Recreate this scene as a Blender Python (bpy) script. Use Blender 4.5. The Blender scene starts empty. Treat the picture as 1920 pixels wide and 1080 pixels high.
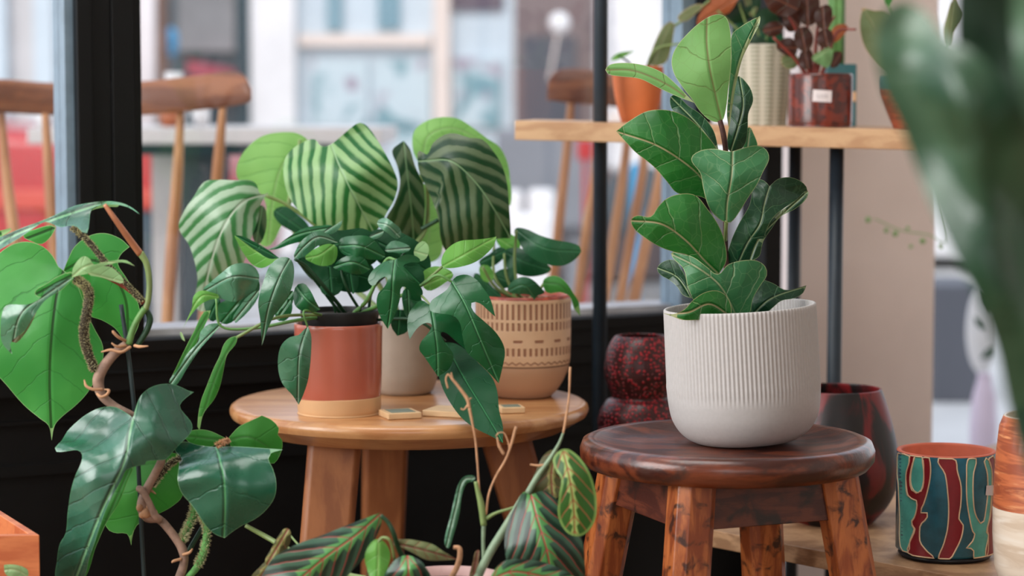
import bpy, math, random
import numpy as np
from mathutils import Vector, Matrix
from mathutils.geometry import delaunay_2d_cdt
random.seed(7)
C = bpy.context.scene.collection
F = 4200.0; CZ = 0.83; TH = math.atan(340/F)
ct, sth = math.cos(TH), math.sin(TH)
def P(x, y, d):
    "point of the place seen at photo pixel (x, y), d metres in front of the camera"
    a = (x-960)/F; b = (540-y)/F
    v = Vector((a, ct + b*sth, -sth + b*ct))
    if y == 0:      # only the column matters: take it at the height where things of that depth stand
        b2 = (540-(720 if d < 3.1 else 180 if d < 3.5 else 330))/F
        return Vector((a*d/(ct + b2*sth), d, CZ + v.z*d/v.y))
    return Vector((0, 0, CZ)) + v*(d/v.y)

# ------------------------------------------------------------------ materials
class E:
    "tiny node-expression helper"
    def __init__(s, nt, sock): s.nt, s.s = nt, sock
    def _m(s, op, *o):
        n = s.nt.nodes.new('ShaderNodeMath'); n.operation = op
        for i, v in enumerate((s,)+o):
            if isinstance(v, E): s.nt.links.new(v.s, n.inputs[i])
            else: n.inputs[i].default_value = v
        return E(s.nt, n.outputs[0])
    def __add__(s, o): return s._m('ADD', o)
    def __sub__(s, o): return s._m('SUBTRACT', o)
    def __mul__(s, o): return s._m('MULTIPLY', o)
    def __truediv__(s, o): return s._m('DIVIDE', o)
    def abs(s): return s._m('ABSOLUTE')
    def sin(s): return s._m('SINE')
    def fract(s): return s._m('FRACT')
    def pow(s, k): return s._m('POWER', k)
    def max(s, o): return s._m('MAXIMUM', o)
    def min(s, o): return s._m('MINIMUM', o)
    def step(s, a, b, c=0.0, d=1.0):
        n = s.nt.nodes.new('ShaderNodeMapRange'); n.interpolation_type = 'SMOOTHSTEP'
        s.nt.links.new(s.s, n.inputs[0])
        for i, v in enumerate((a, b, c, d)): n.inputs[i+1].default_value = v
        return E(s.nt, n.outputs[0])
def c4(c): return (c[0], c[1], c[2], 1)
def srgb(r, g, b):
    f = lambda v: (v/255/12.92) if v/255 <= .04045 else ((v/255+.055)/1.055)**2.4
    return (f(r), f(g), f(b))
def mix(nt, fac, a, b):
    n = nt.nodes.new('ShaderNodeMix'); n.data_type = 'RGBA'
    if isinstance(fac, E): nt.links.new(fac.s, n.inputs[0])
    else: n.inputs[0].default_value = fac
    for i, v in ((6, a), (7, b)):
        if isinstance(v, tuple): n.inputs[i].default_value = c4(v)
        else: nt.links.new(v, n.inputs[i])
    return n.outputs[2]
def attr(nt, name):
    n = nt.nodes.new('ShaderNodeAttribute'); n.attribute_name = name
    return E(nt, n.outputs['Fac'])
def noise(nt, scale, detail=3, vec=None, dist=0, stretch=None, coord='Object'):
    n = nt.nodes.new('ShaderNodeTexNoise'); n.inputs['Scale'].default_value = scale
    n.inputs['Detail'].default_value = detail; n.inputs['Distortion'].default_value = dist
    tc = nt.nodes.new('ShaderNodeTexCoord'); src = tc.outputs[coord]
    if stretch:
        m = nt.nodes.new('ShaderNodeMapping'); m.inputs['Scale'].default_value = stretch
        nt.links.new(src, m.inputs[0]); src = m.outputs[0]
    nt.links.new(src, n.inputs['Vector'])
    return E(nt, n.outputs['Fac'])
def newmat(name):
    m = bpy.data.materials.new(name); m.use_nodes = True
    nt = m.node_tree; b = nt.nodes['Principled BSDF']
    return m, nt, b
def bump(nt, b, h, strength=.3, dist=.002):
    n = nt.nodes.new('ShaderNodeBump'); n.inputs['Strength'].default_value = strength
    n.inputs['Distance'].default_value = dist
    nt.links.new(h.s, n.inputs['Height']); nt.links.new(n.outputs[0], b.inputs['Normal'])
    return n
def plain(name, col, rough=.5, metal=0, var=.12, scale=30, spec=.5, bmp=0, coat=0):
    m, nt, b = newmat(name)
    nz = noise(nt, scale, 4)
    dk = tuple(v*(1-var) for v in col); lt = tuple(min(1, v*(1+var)) for v in col)
    nt.links.new(mix(nt, nz.step(.3, .7), dk, lt), b.inputs['Base Color'])
    b.inputs['Roughness'].default_value = rough; b.inputs['Metallic'].default_value = metal
    b.inputs['Specular IOR Level'].default_value = spec
    b.inputs['Coat Weight'].default_value = coat; b.inputs['Coat Roughness'].default_value = .15
    if bmp: bump(nt, b, nz, bmp, .001)
    return m
def wood(name, c1, c2, rough=.45, scale=6, stretch=(1, 12, 12), wear=None, coat=0, bmp=.15):
    m, nt, b = newmat(name)
    n1 = noise(nt, scale, 6, stretch=stretch, dist=.8)
    n2 = noise(nt, scale*9, 4, stretch=stretch)
    f = (n1.step(.35, .65)*.7 + n2*.45)
    col = mix(nt, f.step(.2, 1.0), c1, c2)
    if wear:
        n3 = noise(nt, wear[1], 5, dist=.5)
        col = mix(nt, n3.step(wear[2], wear[3]), col, wear[0])
    nt.links.new(col, b.inputs['Base Color'])
    b.inputs['Roughness'].default_value = rough
    b.inputs['Coat Weight'].default_value = coat; b.inputs['Coat Roughness'].default_value = .2
    bump(nt, b, n2, bmp, .001)
    return m
def leafmat(name, base, alt, vein, period=.02, k=.8, curve=0, lw=.0007, mid=None, midw=.0016, edge=None, edgew=.0009,
            rough=.38, tr=.3, trcol=None, stripe=0, veinamt=.8, bmp=.5, net=0, red=None, jag=None, spec=.5, sheen=0, vb=.35, bias=0, wob=.35):
    m, nt, b = newmat(name)
    d = attr(nt, 'dist').abs(); s = attr(nt, 'along'); ed = attr(nt, 'edge'); wn = attr(nt, 'wn')
    nz = noise(nt, 45, 3); nb = noise(nt, 14, 2)
    nlo = noise(nt, 9, 1)
    w = s - d*k + (nz-.5)*(period*wob) + (nlo-.5)*(period*wob*2)
    if curve: w = w - d*d*curve
    ph = (w/period).fract()
    col = mix(nt, nb.step(.3, .7), base, alt if not stripe else base)
    if stripe:
        sg = (w*(2*math.pi/period)).sin()
        n2 = (w*(2*math.pi/period*2)).sin()
        sf = (sg + n2*.3 + (nb-.5)*1.3 + bias).step(-.55, .5)*(stripe)
        col = mix(nt, sf, base, alt)
    if jag:   # jagged pale zone beside the midrib
        jz = (d + (ph-.5).abs()*(-jag[1])).step(jag[2], jag[2]+.0012, 1, 0)
        col = mix(nt, jz, col, jag[0])
    tri = (ph-.5).abs()*period
    vl = tri.step(period*.5-lw*1.8, period*.5-lw*.6)
    v = vl*wn.step(.8, 1.0, 1, 0)*veinamt
    if net:
        vo = nt.nodes.new('ShaderNodeTexVoronoi'); vo.feature = 'DISTANCE_TO_EDGE'; vo.inputs['Scale'].default_value = net
        tc = nt.nodes.new('ShaderNodeTexCoord'); nt.links.new(tc.outputs['Object'], vo.inputs['Vector'])
        v = v.max(E(nt, vo.outputs['Distance']).step(0, .05, .22, 0))
    col = mix(nt, v, col, vein)
    if mid: col = mix(nt, d.step(midw*.5, midw, 1, 0), col, mid)
    if edge: col = mix(nt, ed.step(edgew*.5, edgew, .9, 0), col, edge)
    nt.links.new(col, b.inputs['Base Color'])
    nt.links.new(nz.step(.2, .8, rough*.85, min(1, rough*1.25)).s, b.inputs['Roughness'])
    b.inputs['Specular IOR Level'].default_value = spec
    if sheen:
        b.inputs['Coat Weight'].default_value = sheen; b.inputs['Coat Roughness'].default_value = .25
    h = (vl*(-vb*1.2)) + ((1.0 and tri)/period*vb*-1.0) + nz*.3 + noise(nt, 22, 2)*.9
    if mid: h = h + d.step(0, midw*2.5, 0, .8)
    bn = bump(nt, b, h, bmp, .0035)
    if tr:
        tl = nt.nodes.new('ShaderNodeBsdfTranslucent'); mx = nt.nodes.new('ShaderNodeMixShader')
        mx.inputs[0].default_value = tr
        tc_ = trcol or tuple(min(1, v*1.8+.02) for v in base)
        col2 = mix(nt, .35, col, tc_)
        nt.links.new(col2, tl.inputs['Color'])
        out = nt.nodes['Material Output']
        nt.links.new(b.outputs[0], mx.inputs[1]); nt.links.new(tl.outputs[0], mx.inputs[2])
        nt.links.new(mx.outputs[0], out.inputs['Surface'])
    return m

# ------------------------------------------------------------------ objects
def tag(o, label=None, cat=None, group=None, kind=None):
    if label: o['label'] = label
    if cat: o['category'] = cat
    if group: o['group'] = group
    if kind: o['kind'] = kind
    return o
def empty(name, loc, label, cat, group=None):
    o = bpy.data.objects.new(name, None); C.objects.link(o); o.location = loc; o.empty_display_size = .02
    return tag(o, label, cat, group)
def world_origin(o):
    v = Vector((0, 0, 0))
    while o is not None:
        v = v + Vector(o.location); o = o.parent
    return v
def mk(name, geos, mat, root=None, smooth=False, bevel=0, label=None, kind=None, origin=None):
    "geos: list of (verts, faces) in world coordinates, joined into ONE mesh object"
    vs, fs = [], []
    for g in geos:
        n = len(vs); vs += [Vector(v) for v in g[0]]; fs += [tuple(i+n for i in f) for f in g[1]]
    org = world_origin(root) if root is not None else Vector((0, 0, 0))
    if root is None:
        if origin is None:
            lo = [min(v[i] for v in vs) for i in range(3)]; hi = [max(v[i] for v in vs) for i in range(3)]
            origin = ((lo[0]+hi[0])/2, (lo[1]+hi[1])/2, lo[2])
        org = Vector(origin)
    me = bpy.data.meshes.new(name); me.from_pydata([v-org for v in vs], [], fs); me.update()
    if smooth: me.shade_smooth()
    me.materials.append(mat)
    o = bpy.data.objects.new(name, me); C.objects.link(o)
    if root is not None: o.parent = root
    else: o.location = org
    if bevel:
        md = o.modifiers.new('bevel', 'BEVEL'); md.width = bevel; md.segments = 3; md.limit_method = 'ANGLE'
        md.angle_limit = math.radians(40)
        if not smooth:
            me.shade_smooth()
            md2 = o.modifiers.new('wn', 'WEIGHTED_NORMAL'); md2.keep_sharp = True
    if label: o['label'] = label
    if kind: o['kind'] = kind
    return o
def box(a, b):
    (x0, y0, z0), (x1, y1, z1) = a, b
    v = [(x, y, z) for x in (x0, x1) for y in (y0, y1) for z in (z0, z1)]
    return v, [(0, 1, 3, 2), (4, 6, 7, 5), (0, 4, 5, 1), (2, 3, 7, 6), (0, 2, 6, 4), (1, 5, 7, 3)]
def hull(bottom, top):
    "prism between two rings of equal length"
    n = len(bottom); v = [Vector(p) for p in bottom]+[Vector(p) for p in top]
    f = [tuple(range(n))[::-1], tuple(range(n, 2*n))]
    for i in range(n):
        j = (i+1) % n; f.append((i, j, n+j, n+i))
    return v, f
def prism(poly, z0, z1):
    return hull([(x, y, z0) for x, y in poly], [(x, y, z1) for x, y in poly])
def leg(p0, p1, w0, w1, rot=0, n=4, cham=.2):
    "square chamfered leg from top p0 to bottom p1"
    p0, p1 = Vector(p0), Vector(p1)
    def ring(p, w):
        out = []
        for sx, sy in ((1, 1), (-1, 1), (-1, -1), (1, -1)):
            a = [(w/2*sx, w/2*sy*(1-cham)), (w/2*sx*(1-cham), w/2*sy)]
            if sx*sy < 0: a = a[::-1]
            for x, y in a:
                out.append(p + Vector((x*math.cos(rot)-y*math.sin(rot), x*math.sin(rot)+y*math.cos(rot), 0)))
        return out
    return hull(ring(p1, w1), ring(p0, w0))
def lathe(prof, c, n=64, fn=None, cap=False):
    "prof list of (r, z) world z; closed solid of revolution about the vertical through c=(x,y)"
    vs, fs = [], []
    for (r, z) in prof:
        for i in range(n):
            a = 2*math.pi*i/n
            rr = r if fn is None else fn(r, z, a)
            vs.append((c[0]+rr*math.cos(a), c[1]+rr*math.sin(a), z))
    m = len(prof)
    for j in range(m-1):
        for i in range(n):
            k = (i+1) % n
            fs.append((j*n+i, j*n+k, (j+1)*n+k, (j+1)*n+i))
    if cap:
        fs.append(tuple(range(n))[::-1]); fs.append(tuple((m-1)*n+i for i in range(n)))
    return vs, fs
def disc(c, r, z, n=48):
    vs = [(c[0], c[1], z)]+[(c[0]+r*math.cos(2*math.pi*i/n), c[1]+r*math.sin(2*math.pi*i/n), z) for i in range(n)]
    return vs, [(0, 1+i, 1+(i+1) % n) for i in range(n)]
def crom(pts, n=8):
    pts = [Vector(p) for p in pts]
    if len(pts) == 2: return [pts[0].lerp(pts[1], i/n) for i in range(n+1)]
    out = []
    for i in range(len(pts)-1):
        p1, p2 = pts[i], pts[i+1]
        p0 = pts[i-1] if i else p1*2-p2
        p3 = pts[i+2] if i+2 < len(pts) else p2*2-p1
        for k in range(n):
            t = k/n
            out.append(.5*((2*p1)+(p2-p0)*t+(2*p0-5*p1+4*p2-p3)*t*t+(3*p1-p0-3*p2+p3)*t**3))
    out.append(pts[-1]); return out
def tube(pts, radii, n=8, seg=6):
    "swept tube through world points with radii (metres)"
    p = crom(pts, seg)
    if isinstance(radii, (int, float)): radii = [radii]*len(pts)
    rr = []
    for i in range(len(radii)-1):
        for k in range(seg): rr.append(radii[i]+(radii[i+1]-radii[i])*k/seg)
    rr.append(radii[-1])
    up = Vector((.31, -.9, .3)).normalized(); vs, fs = [], []
    for i, q in enumerate(p):
        t = (p[min(i+1, len(p)-1)]-p[max(i-1, 0)]).normalized()
        a = t.cross(up)
        if a.length < .1: a = t.cross(Vector((1, 0, 0)))
        a.normalize(); b = t.cross(a)
        for k in range(n):
            an = 2*math.pi*k/n
            vs.append(q+(a*math.cos(an)+b*math.sin(an))*rr[i])
    for i in range(len(p)-1):
        for k in range(n):
            j = (k+1) % n; fs.append((i*n+k, i*n+j, (i+1)*n+j, (i+1)*n+k))
    fs.append(tuple(range(n))[::-1]); fs.append(tuple((len(p)-1)*n+k for k in range(n)))
    return vs, fs
def ptube(pts, radpx, n=8, seg=6):
    "points (x, y, depth), radii in photo pixels"
    if isinstance(radpx, (int, float)): radpx = [radpx]*len(pts)
    return tube([P(*p) for p in pts], [r*p[2]/F for r, p in zip(radpx, pts)], n, seg)
def hairs(pts, radpx, lenpx, count, seed=1):
    rnd = random.Random(seed); w = [P(*p) for p in pts]; c = crom(w, 8); d = pts[0][2]; vs, fs = [], []
    L = len(c)-1
    for _ in range(count):
        t = rnd.random()*L; i = min(int(t), L-1); q = c[i].lerp(c[i+1], t-i); tn = (c[i+1]-c[i]).normalized()
        r = Vector((rnd.gauss(0, 1), rnd.gauss(0, 1), rnd.gauss(0, 1))); r = (r-tn*r.dot(tn)).normalized()
        rp = radpx if isinstance(radpx, (int, float)) else radpx[0]+(radpx[1]-radpx[0])*t/L
        s = tn.cross(r)*(.9*d/F); a = q+r*(rp*.8*d/F); e = q+r*((rp+lenpx*(.5+rnd.random()*.7))*d/F)+tn*rnd.uniform(-1, 1)*(2*d/F)
        k = len(vs); vs += [a+s, a-s, a+tn*(1.6*d/F), e]; fs += [(k, k+1, k+3), (k+1, k+2, k+3), (k+2, k, k+3)]
    return vs, fs

def smooth_outline(pts, step):
    n = len(pts); P2 = [np.array(p[:2], float) for p in pts]; sh = [len(p) > 2 and p[2] for p in pts]
    out = []
    for i in range(n):
        a, b = P2[i], P2[(i+1) % n]; pa, nb = P2[i-1], P2[(i+2) % n]
        L = np.linalg.norm(b-a)
        if L < 1e-6: continue
        def tan(prev, cur, nxt, s, fwd):
            if s: return (nxt-cur) if fwd else (cur-prev)
            t = nxt-prev; t = t/(np.linalg.norm(t)+1e-9)
            return t
        ta = (b-a)/L if sh[i] else tan(pa, a, b, 0, 1)
        tb = (b-a)/L if sh[(i+1) % n] else tan(a, b, nb, 0, 1)
        m = max(1, int(round(L/step)))
        for k in range(m):
            t = k/m; h = (2*t**3-3*t**2+1, t**3-2*t**2+t, -2*t**3+3*t**2, t**3-t**2)
            out.append(h[0]*a+h[1]*ta*L+h[2]*b+h[3]*tb*L)
    return out
def inside(poly, p):
    x, y = p; c = False; n = len(poly); j = n-1
    for i in range(n):
        xi, yi = poly[i]; xj, yj = poly[j]
        if (yi > y) != (yj > y) and x < (xj-xi)*(y-yi)/(yj-yi)+xi: c = not c
        j = i
    return c
def segdist(pts, poly):
    A = np.array(poly); B = np.roll(A, -1, 0); Pn = np.array(pts)[:, None, :]
    d = B-A; L = (d**2).sum(1)+1e-9
    t = np.clip(((Pn-A)*d).sum(2)/L, 0, 1)
    q = A+t[..., None]*d
    return np.sqrt(((Pn-q)**2).sum(2)).min(1)
def polymesh(outline, step):
    ol = smooth_outline(outline, step)
    xs = [p[0] for p in ol]; ys = [p[1] for p in ol]
    grid = []; y = min(ys)+step*.5; r = 0
    while y < max(ys):
        x = min(xs)+(step*.5 if r % 2 else 0)
        while x < max(xs):
            grid.append((x, y)); x += step
        y += step*.866; r += 1
    grid = [g for g in grid if inside(ol, g)]
    if grid:
        dd = segdist(grid, ol); grid = [g for g, q in zip(grid, dd) if q > step*.45]
    V = [Vector((float(p[0]), float(p[1]))) for p in ol]+[Vector(g) for g in grid]
    r = delaunay_2d_cdt(V, [], [list(range(len(ol)))], 1, 1e-4)
    v2 = np.array([tuple(v) for v in r[0]]); return v2, [tuple(f) for f in r[2]], ol

def leafgeo(outline, mid, D, cup, wave, step, roll=0):
    v2, faces, ol = polymesh(outline, step)
    m3 = [(p[0], p[1], (p[2] if len(p) > 2 else 0)) for p in mid]
    mc = np.array([tuple(v) for v in crom(m3, 8)]); A = mc[:-1]; B = mc[1:]
    d2 = B[:, :2]-A[:, :2]; L = np.sqrt((d2**2).sum(1))+1e-9; cum = np.concatenate([[0], np.cumsum(L)])
    rel = v2[:, None, :]-A[None, :, :2]
    t = (rel*d2).sum(2)/L**2
    tc = t.copy(); tc[:, 1:-1] = np.clip(t[:, 1:-1], 0, 1)
    tc[:, 0] = np.minimum(t[:, 0], 1); tc[:, -1] = np.maximum(t[:, -1], 0)
    q = A[None, :, :2]+tc[..., None]*d2
    ds = np.sqrt(((v2[:, None, :]-q)**2).sum(2)); k = ds.argmin(1); ii = np.arange(len(v2))
    dist = ds[ii, k]; tt = tc[ii, k]
    cr = d2[k, 0]*(v2[:, 1]-A[k, 1])-d2[k, 1]*(v2[:, 0]-A[k, 0]); sg = np.where(cr >= 0, 1.0, -1.0)
    along = cum[k]+tt*L[k]; tcl = np.clip(tt, 0, 1)
    dep = A[k, 2]+(B[k, 2]-A[k, 2])*tcl                    # cm
    pm = D/F
    e = 6.0; soft = np.sqrt(dist**2+e*e)-e
    cc = np.where(sg > 0, cup[0], cup[1])
    dm = D+dep*.01+cc*soft*pm
    tot = cum[-1]
    if wave: dm = dm+wave*.01*np.sin(along/tot*9+sg*1.3+roll)*np.minimum(1, dist/40)
    ph1 = outline[0][0]*.37
    dm = dm+pm*1.6*(np.sin(v2[:, 0]*.043+ph1+np.cos(v2[:, 1]*.031))+np.sin(v2[:, 1]*.052+ph1*1.7))*np.minimum(1, dist/25)
    ed = segdist(v2, ol)
    verts = [P(x, y, float(z)) for (x, y), z in zip(v2, dm)]
    # face the camera
    fs = []
    for f in faces:
        a, b, c = [verts[i] for i in f[:3]]
        n = (b-a).cross(c-a)
        fs.append(f if n.dot(a-Vector((0, 0, CZ))) < 0 else f[::-1])
    at = dict(dist=sg*dist*pm, along=along*pm, edge=ed*pm, wn=dist/(dist+ed+1e-6))
    return verts, fs, at
def leaf(root, mat, D, outline, mid, cup=(.3, .3), wave=.3, step=7, extra=(), name='leaf', label=None):
    parts = [leafgeo(outline, mid, D, cup, wave, step, roll=outline[0][0]*.1)]
    for (ol, md, dd, cp) in extra: parts.append(leafgeo(ol, md, D+dd, cp, 0, step))
    o = mk(name, [(p[0], p[1]) for p in parts], mat, root, smooth=True, label=label)
    me = o.data
    for key in ('dist', 'along', 'edge', 'wn'):
        at = me.attributes.new(key, 'FLOAT', 'POINT')
        at.data.foreach_set('value', np.concatenate([p[2][key] for p in parts]).astype(np.float32))
    return o
def stem(root, mat, pts, r, name='stem', n=8, extra=()):
    return mk(name, [ptube(pts, r, n)]+list(extra), mat, root, smooth=True)
def pbox(x0, y0, x1, y1, d, t):
    a = P(x0, y1, d); b = P(x1, y0, d); ym = min(500, max(1, (y0+y1)/2))
    return box((P(x0, ym, d).x, d, a.z), (P(x1, ym, d).x, d+t, b.z))
# ------------------------------------------------------------------ palette
M = {}
M['black'] = plain('black_paint', srgb(7, 8, 9), .5, var=.15, spec=.25)
M['blackmetal'] = plain('black_metal', srgb(30, 42, 52), .45, var=.1)
M['frame_lit'] = plain('lit_side_metal', srgb(120, 140, 155), .35, metal=.3)  # pale tone paints daylight on one side of the black posts
M['hinge'] = plain('hinge_metal', srgb(75, 80, 88), .35, metal=.6)
M['sill'] = plain('sill_grey', srgb(190, 190, 195), .5)
M['wall'] = plain('pink_plaster', srgb(236, 220, 213), .8, var=.03, scale=8)
M['plaster'] = plain('plaster', srgb(205, 198, 190), .8, var=.04, scale=5)
M['floor'] = wood('floor_wood', srgb(110, 80, 55), srgb(150, 115, 80), .5)
M['pave'] = plain('pavement', srgb(190, 188, 186), .8, var=.08, scale=3)
M['oak'] = wood('oak_table', srgb(180, 122, 76), srgb(204, 150, 100), .3, 4, (1.5, 9, 9), coat=.35)
M['oak_shade'] = wood('oak_leg_shaded', srgb(132, 76, 40), srgb(158, 98, 56), .5, 4, (9, 9, 1.2))  # shade under the tabletop is put into this darker oak
M['shelfwood'] = wood('shelf_oak', srgb(182, 138, 100), srgb(204, 164, 124), .5, 4, (1.5, 14, 14))
M['bench'] = wood('bench_wood', srgb(150, 112, 80), srgb(190, 150, 112), .5, 5, (3, 3, 10))
M['stool'] = wood('stool_seat_wood', srgb(56, 20, 12), srgb(112, 52, 28), .3, 4, (3, 10, 10),
                  wear=(srgb(60, 32, 24), 40, .55, .75), coat=.35, bmp=.3)
M['stoolleg'] = wood('stool_leg_wood', srgb(134, 62, 26), srgb(186, 106, 54), .36, 6, (12, 12, 1.5),
                     wear=(srgb(60, 28, 16), 55, .52, .68), coat=.15)
M['apron'] = wood('stool_apron_wood', srgb(70, 28, 17), srgb(104, 50, 30), .4, 6, (3, 3, 12),
                  wear=(srgb(36, 18, 12), 30, .5, .68), coat=.1)
M['walnut'] = wood('chair_walnut', srgb(112, 62, 38), srgb(158, 98, 62), .4, 4, (1.5, 1, 12))
M['beech'] = wood('chair_spindle_wood', srgb(176, 118, 76), srgb(206, 150, 104), .4, 4, (8, 8, 1))
M['crate'] = wood('crate_wood', srgb(178, 92, 52), srgb(204, 120, 72), .5, 4, (2, 10, 10))
M['orange'] = plain('terracotta_glaze', srgb(184, 98, 78), .26, var=.06, scale=12, coat=.5)
M['bisque'] = plain('bisque_clay', srgb(214, 168, 122), .7, var=.04)
M['innerpot'] = plain('nursery_plastic', srgb(12, 12, 14), .5)
M['soil'] = plain('soil', srgb(38, 27, 20), .95, var=.5, scale=160, bmp=.8)
M['greypot'] = plain('grey_stoneware', srgb(156, 142, 128), .45, var=.06)
M['whitepot'] = plain('matt_grey_white', srgb(182, 178, 176), .62, var=.025, scale=220)
M['potinside'] = plain('pot_inside', srgb(120, 116, 114), .7)
M['terra'] = plain('terracotta', srgb(206, 112, 62), .65, var=.12, scale=16)
M['pinkpot'] = plain('pink_pot', srgb(205, 165, 160), .5)
M['tag'] = plain('paper_label', srgb(225, 215, 215), .7, var=.02)
M['mark'] = plain('label_ink', srgb(140, 135, 140), .7, var=.02)
M['tile'] = plain('tile_blank', srgb(222, 186, 142), .6, var=.05)
M['tilegrey'] = plain('tile_inlay', srgb(120, 132, 118), .5, var=.2)
def glass():
    m, nt, b = newmat('window_glass')
    t = nt.nodes.new('ShaderNodeBsdfTransparent'); g = nt.nodes.new('ShaderNodeBsdfGlossy'); g.inputs['Roughness'].default_value = .02
    mx = nt.nodes.new('ShaderNodeMixShader'); mx.inputs[0].default_value = .04
    nt.links.new(t.outputs[0], mx.inputs[1]); nt.links.new(g.outputs[0], mx.inputs[2])
    nt.links.new(mx.outputs[0], nt.nodes['Material Output'].inputs['Surface']); return m
M['glass'] = glass()
def basketmat():
    "impressed rows of slots around a clay pot; uses height and angle of the object's own coordinates"
    m, nt, b = newmat('basket_clay')
    tc = nt.nodes.new('ShaderNodeTexCoord'); sp = nt.nodes.new('ShaderNodeSeparateXYZ'); nt.links.new(tc.outputs['Object'], sp.inputs[0])
    x, y, z = [E(nt, sp.outputs[i]) for i in range(3)]
    an = y._m('ARCTAN2', x)
    sl = (an*52).sin()
    rows = [(.1245, .1045), (.1005, .0905), (.0680, .0580)]
    f = None
    for a, c in rows:
        g = z.step(c-.0008, c+.0008)*z.step(a-.0008, a+.0008, 1, 0)
        f = g if f is None else f.max(g)
    slots = f*sl.step(-.1, .5)
    s2 = (an*14).sin().step(.1, .5)*z.step(.0745, .0755)*z.step(.0780, .0790, 1, 0)
    zig = (z+(((an*(20/math.pi)).fract()-.5).abs()*.006)); zg = (zig-.0500).abs().step(.0004, .0013, 1, 0)
    f2 = slots.max(s2).max(zg)
    low = z.step(.0425, .0435, 1, 0)
    nz = noise(nt, 40, 4)
    col = mix(nt, nz, srgb(208, 166, 130), srgb(226, 190, 154))
    col = mix(nt, f2*.85, col, srgb(140, 84, 58))
    col = mix(nt, low, col, srgb(196, 158, 128))
    ln = (z-.0435).abs().step(.0004, .0012, 1, 0); col = mix(nt, ln, col, srgb(90, 60, 45))
    nt.links.new(col, b.inputs['Base Color']); b.inputs['Roughness'].default_value = .55
    bump(nt, b, f2*-1.0, .8, .0015); return m
M['basket'] = basketmat()
def wovenmat():
    m, nt, b = newmat('woven_white')
    tc = nt.nodes.new('ShaderNodeTexCoord'); sp = nt.nodes.new('ShaderNodeSeparateXYZ'); nt.links.new(tc.outputs['Object'], sp.inputs[0])
    x, y, z = [E(nt, sp.outputs[i]) for i in range(3)]
    an = y._m('ARCTAN2', x)
    row = (z*(2*math.pi/.0062)).sin(); chk = (an*12).sin()
    f = row.step(-.2, .5)*chk.step(-.9, .3)
    nt.links.new(mix(nt, f, srgb(196, 190, 172), srgb(140, 140, 116)), b.inputs['Base Color'])
    b.inputs['Roughness'].default_value = .6
    bump(nt, b, chk*.6-f, .8, .002); return m
M['woven'] = wovenmat()
def dotmat():
    m, nt, b = newmat('red_dotted_glaze')
    vo = nt.nodes.new('ShaderNodeTexVoronoi'); vo.inputs['Scale'].default_value = 195; vo.inputs['Randomness'].default_value = .7
    tc = nt.nodes.new('ShaderNodeTexCoord'); nt.links.new(tc.outputs['Object'], vo.inputs['Vector'])
    f = E(nt, vo.outputs['Distance']).step(.28, .46, 1, 0)
    nt.links.new(mix(nt, f, srgb(58, 18, 20), srgb(172, 34, 44)), b.inputs['Base Color']); b.inputs['Roughness'].default_value = .36
    bump(nt, b, f, .9, .0022); return m
M['dots'] = dotmat()
def mottled(name, a, c, d, scale, rough, stretch=(1, 1, .35), th=(.42, .58), coat=.4):
    m, nt, b = newmat(name)
    n1 = noise(nt, scale, 5, stretch=stretch, dist=1.2); n2 = noise(nt, scale*2.3, 4, stretch=stretch)
    col = mix(nt, n1.step(*th), a, c); col = mix(nt, n2.step(.55, .72), col, d)
    nt.links.new(col, b.inputs['Base Color']); b.inputs['Roughness'].default_value = rough
    b.inputs['Coat Weight'].default_value = coat; b.inputs['Coat Roughness'].default_value = .12; return m
M['oxblood'] = mottled('oxblood_glaze', srgb(112, 20, 22), srgb(20, 14, 14), srgb(34, 10, 12), 26, .42, coat=0)
M['brownglaze'] = mottled('brown_red_glaze', srgb(78, 34, 28), srgb(118, 44, 28), srgb(44, 20, 20), 60, .25, (1, 1, .8), (.45, .6), .25)
M['redclay'] = mottled('red_clay', srgb(190, 84, 56), srgb(150, 58, 44), srgb(206, 104, 70), 30, .5, (1, 1, 4))
M['banded'] = mottled('banded_orange', srgb(190, 104, 62), srgb(150, 74, 44), srgb(212, 140, 92), 22, .5, (.6, .6, 5))
M['cream'] = mottled('cream_glaze', srgb(226, 212, 194), srgb(206, 186, 164), srgb(232, 222, 208), 10, .3, (.6, .6, 4))
M['tealrim'] = plain('teal_rim', srgb(48, 96, 100), .35)
M['mugteal'] = plain('mug_teal', srgb(36, 106, 128), .3, var=.2, scale=60, coat=.3)
M['mugturq'] = plain('mug_turquoise', srgb(84, 172, 158), .35, var=.16, scale=60, coat=.2)
M['mugred'] = plain('mug_red', srgb(132, 22, 34), .35, var=.12, scale=60, coat=.2)
M['mugclay'] = plain('mug_clay', srgb(200, 100, 70), .65)
M['mugline'] = plain('mug_line', srgb(226, 196, 160), .6)
M['mugbase'] = plain('mug_base', srgb(22, 24, 30), .4)

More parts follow.
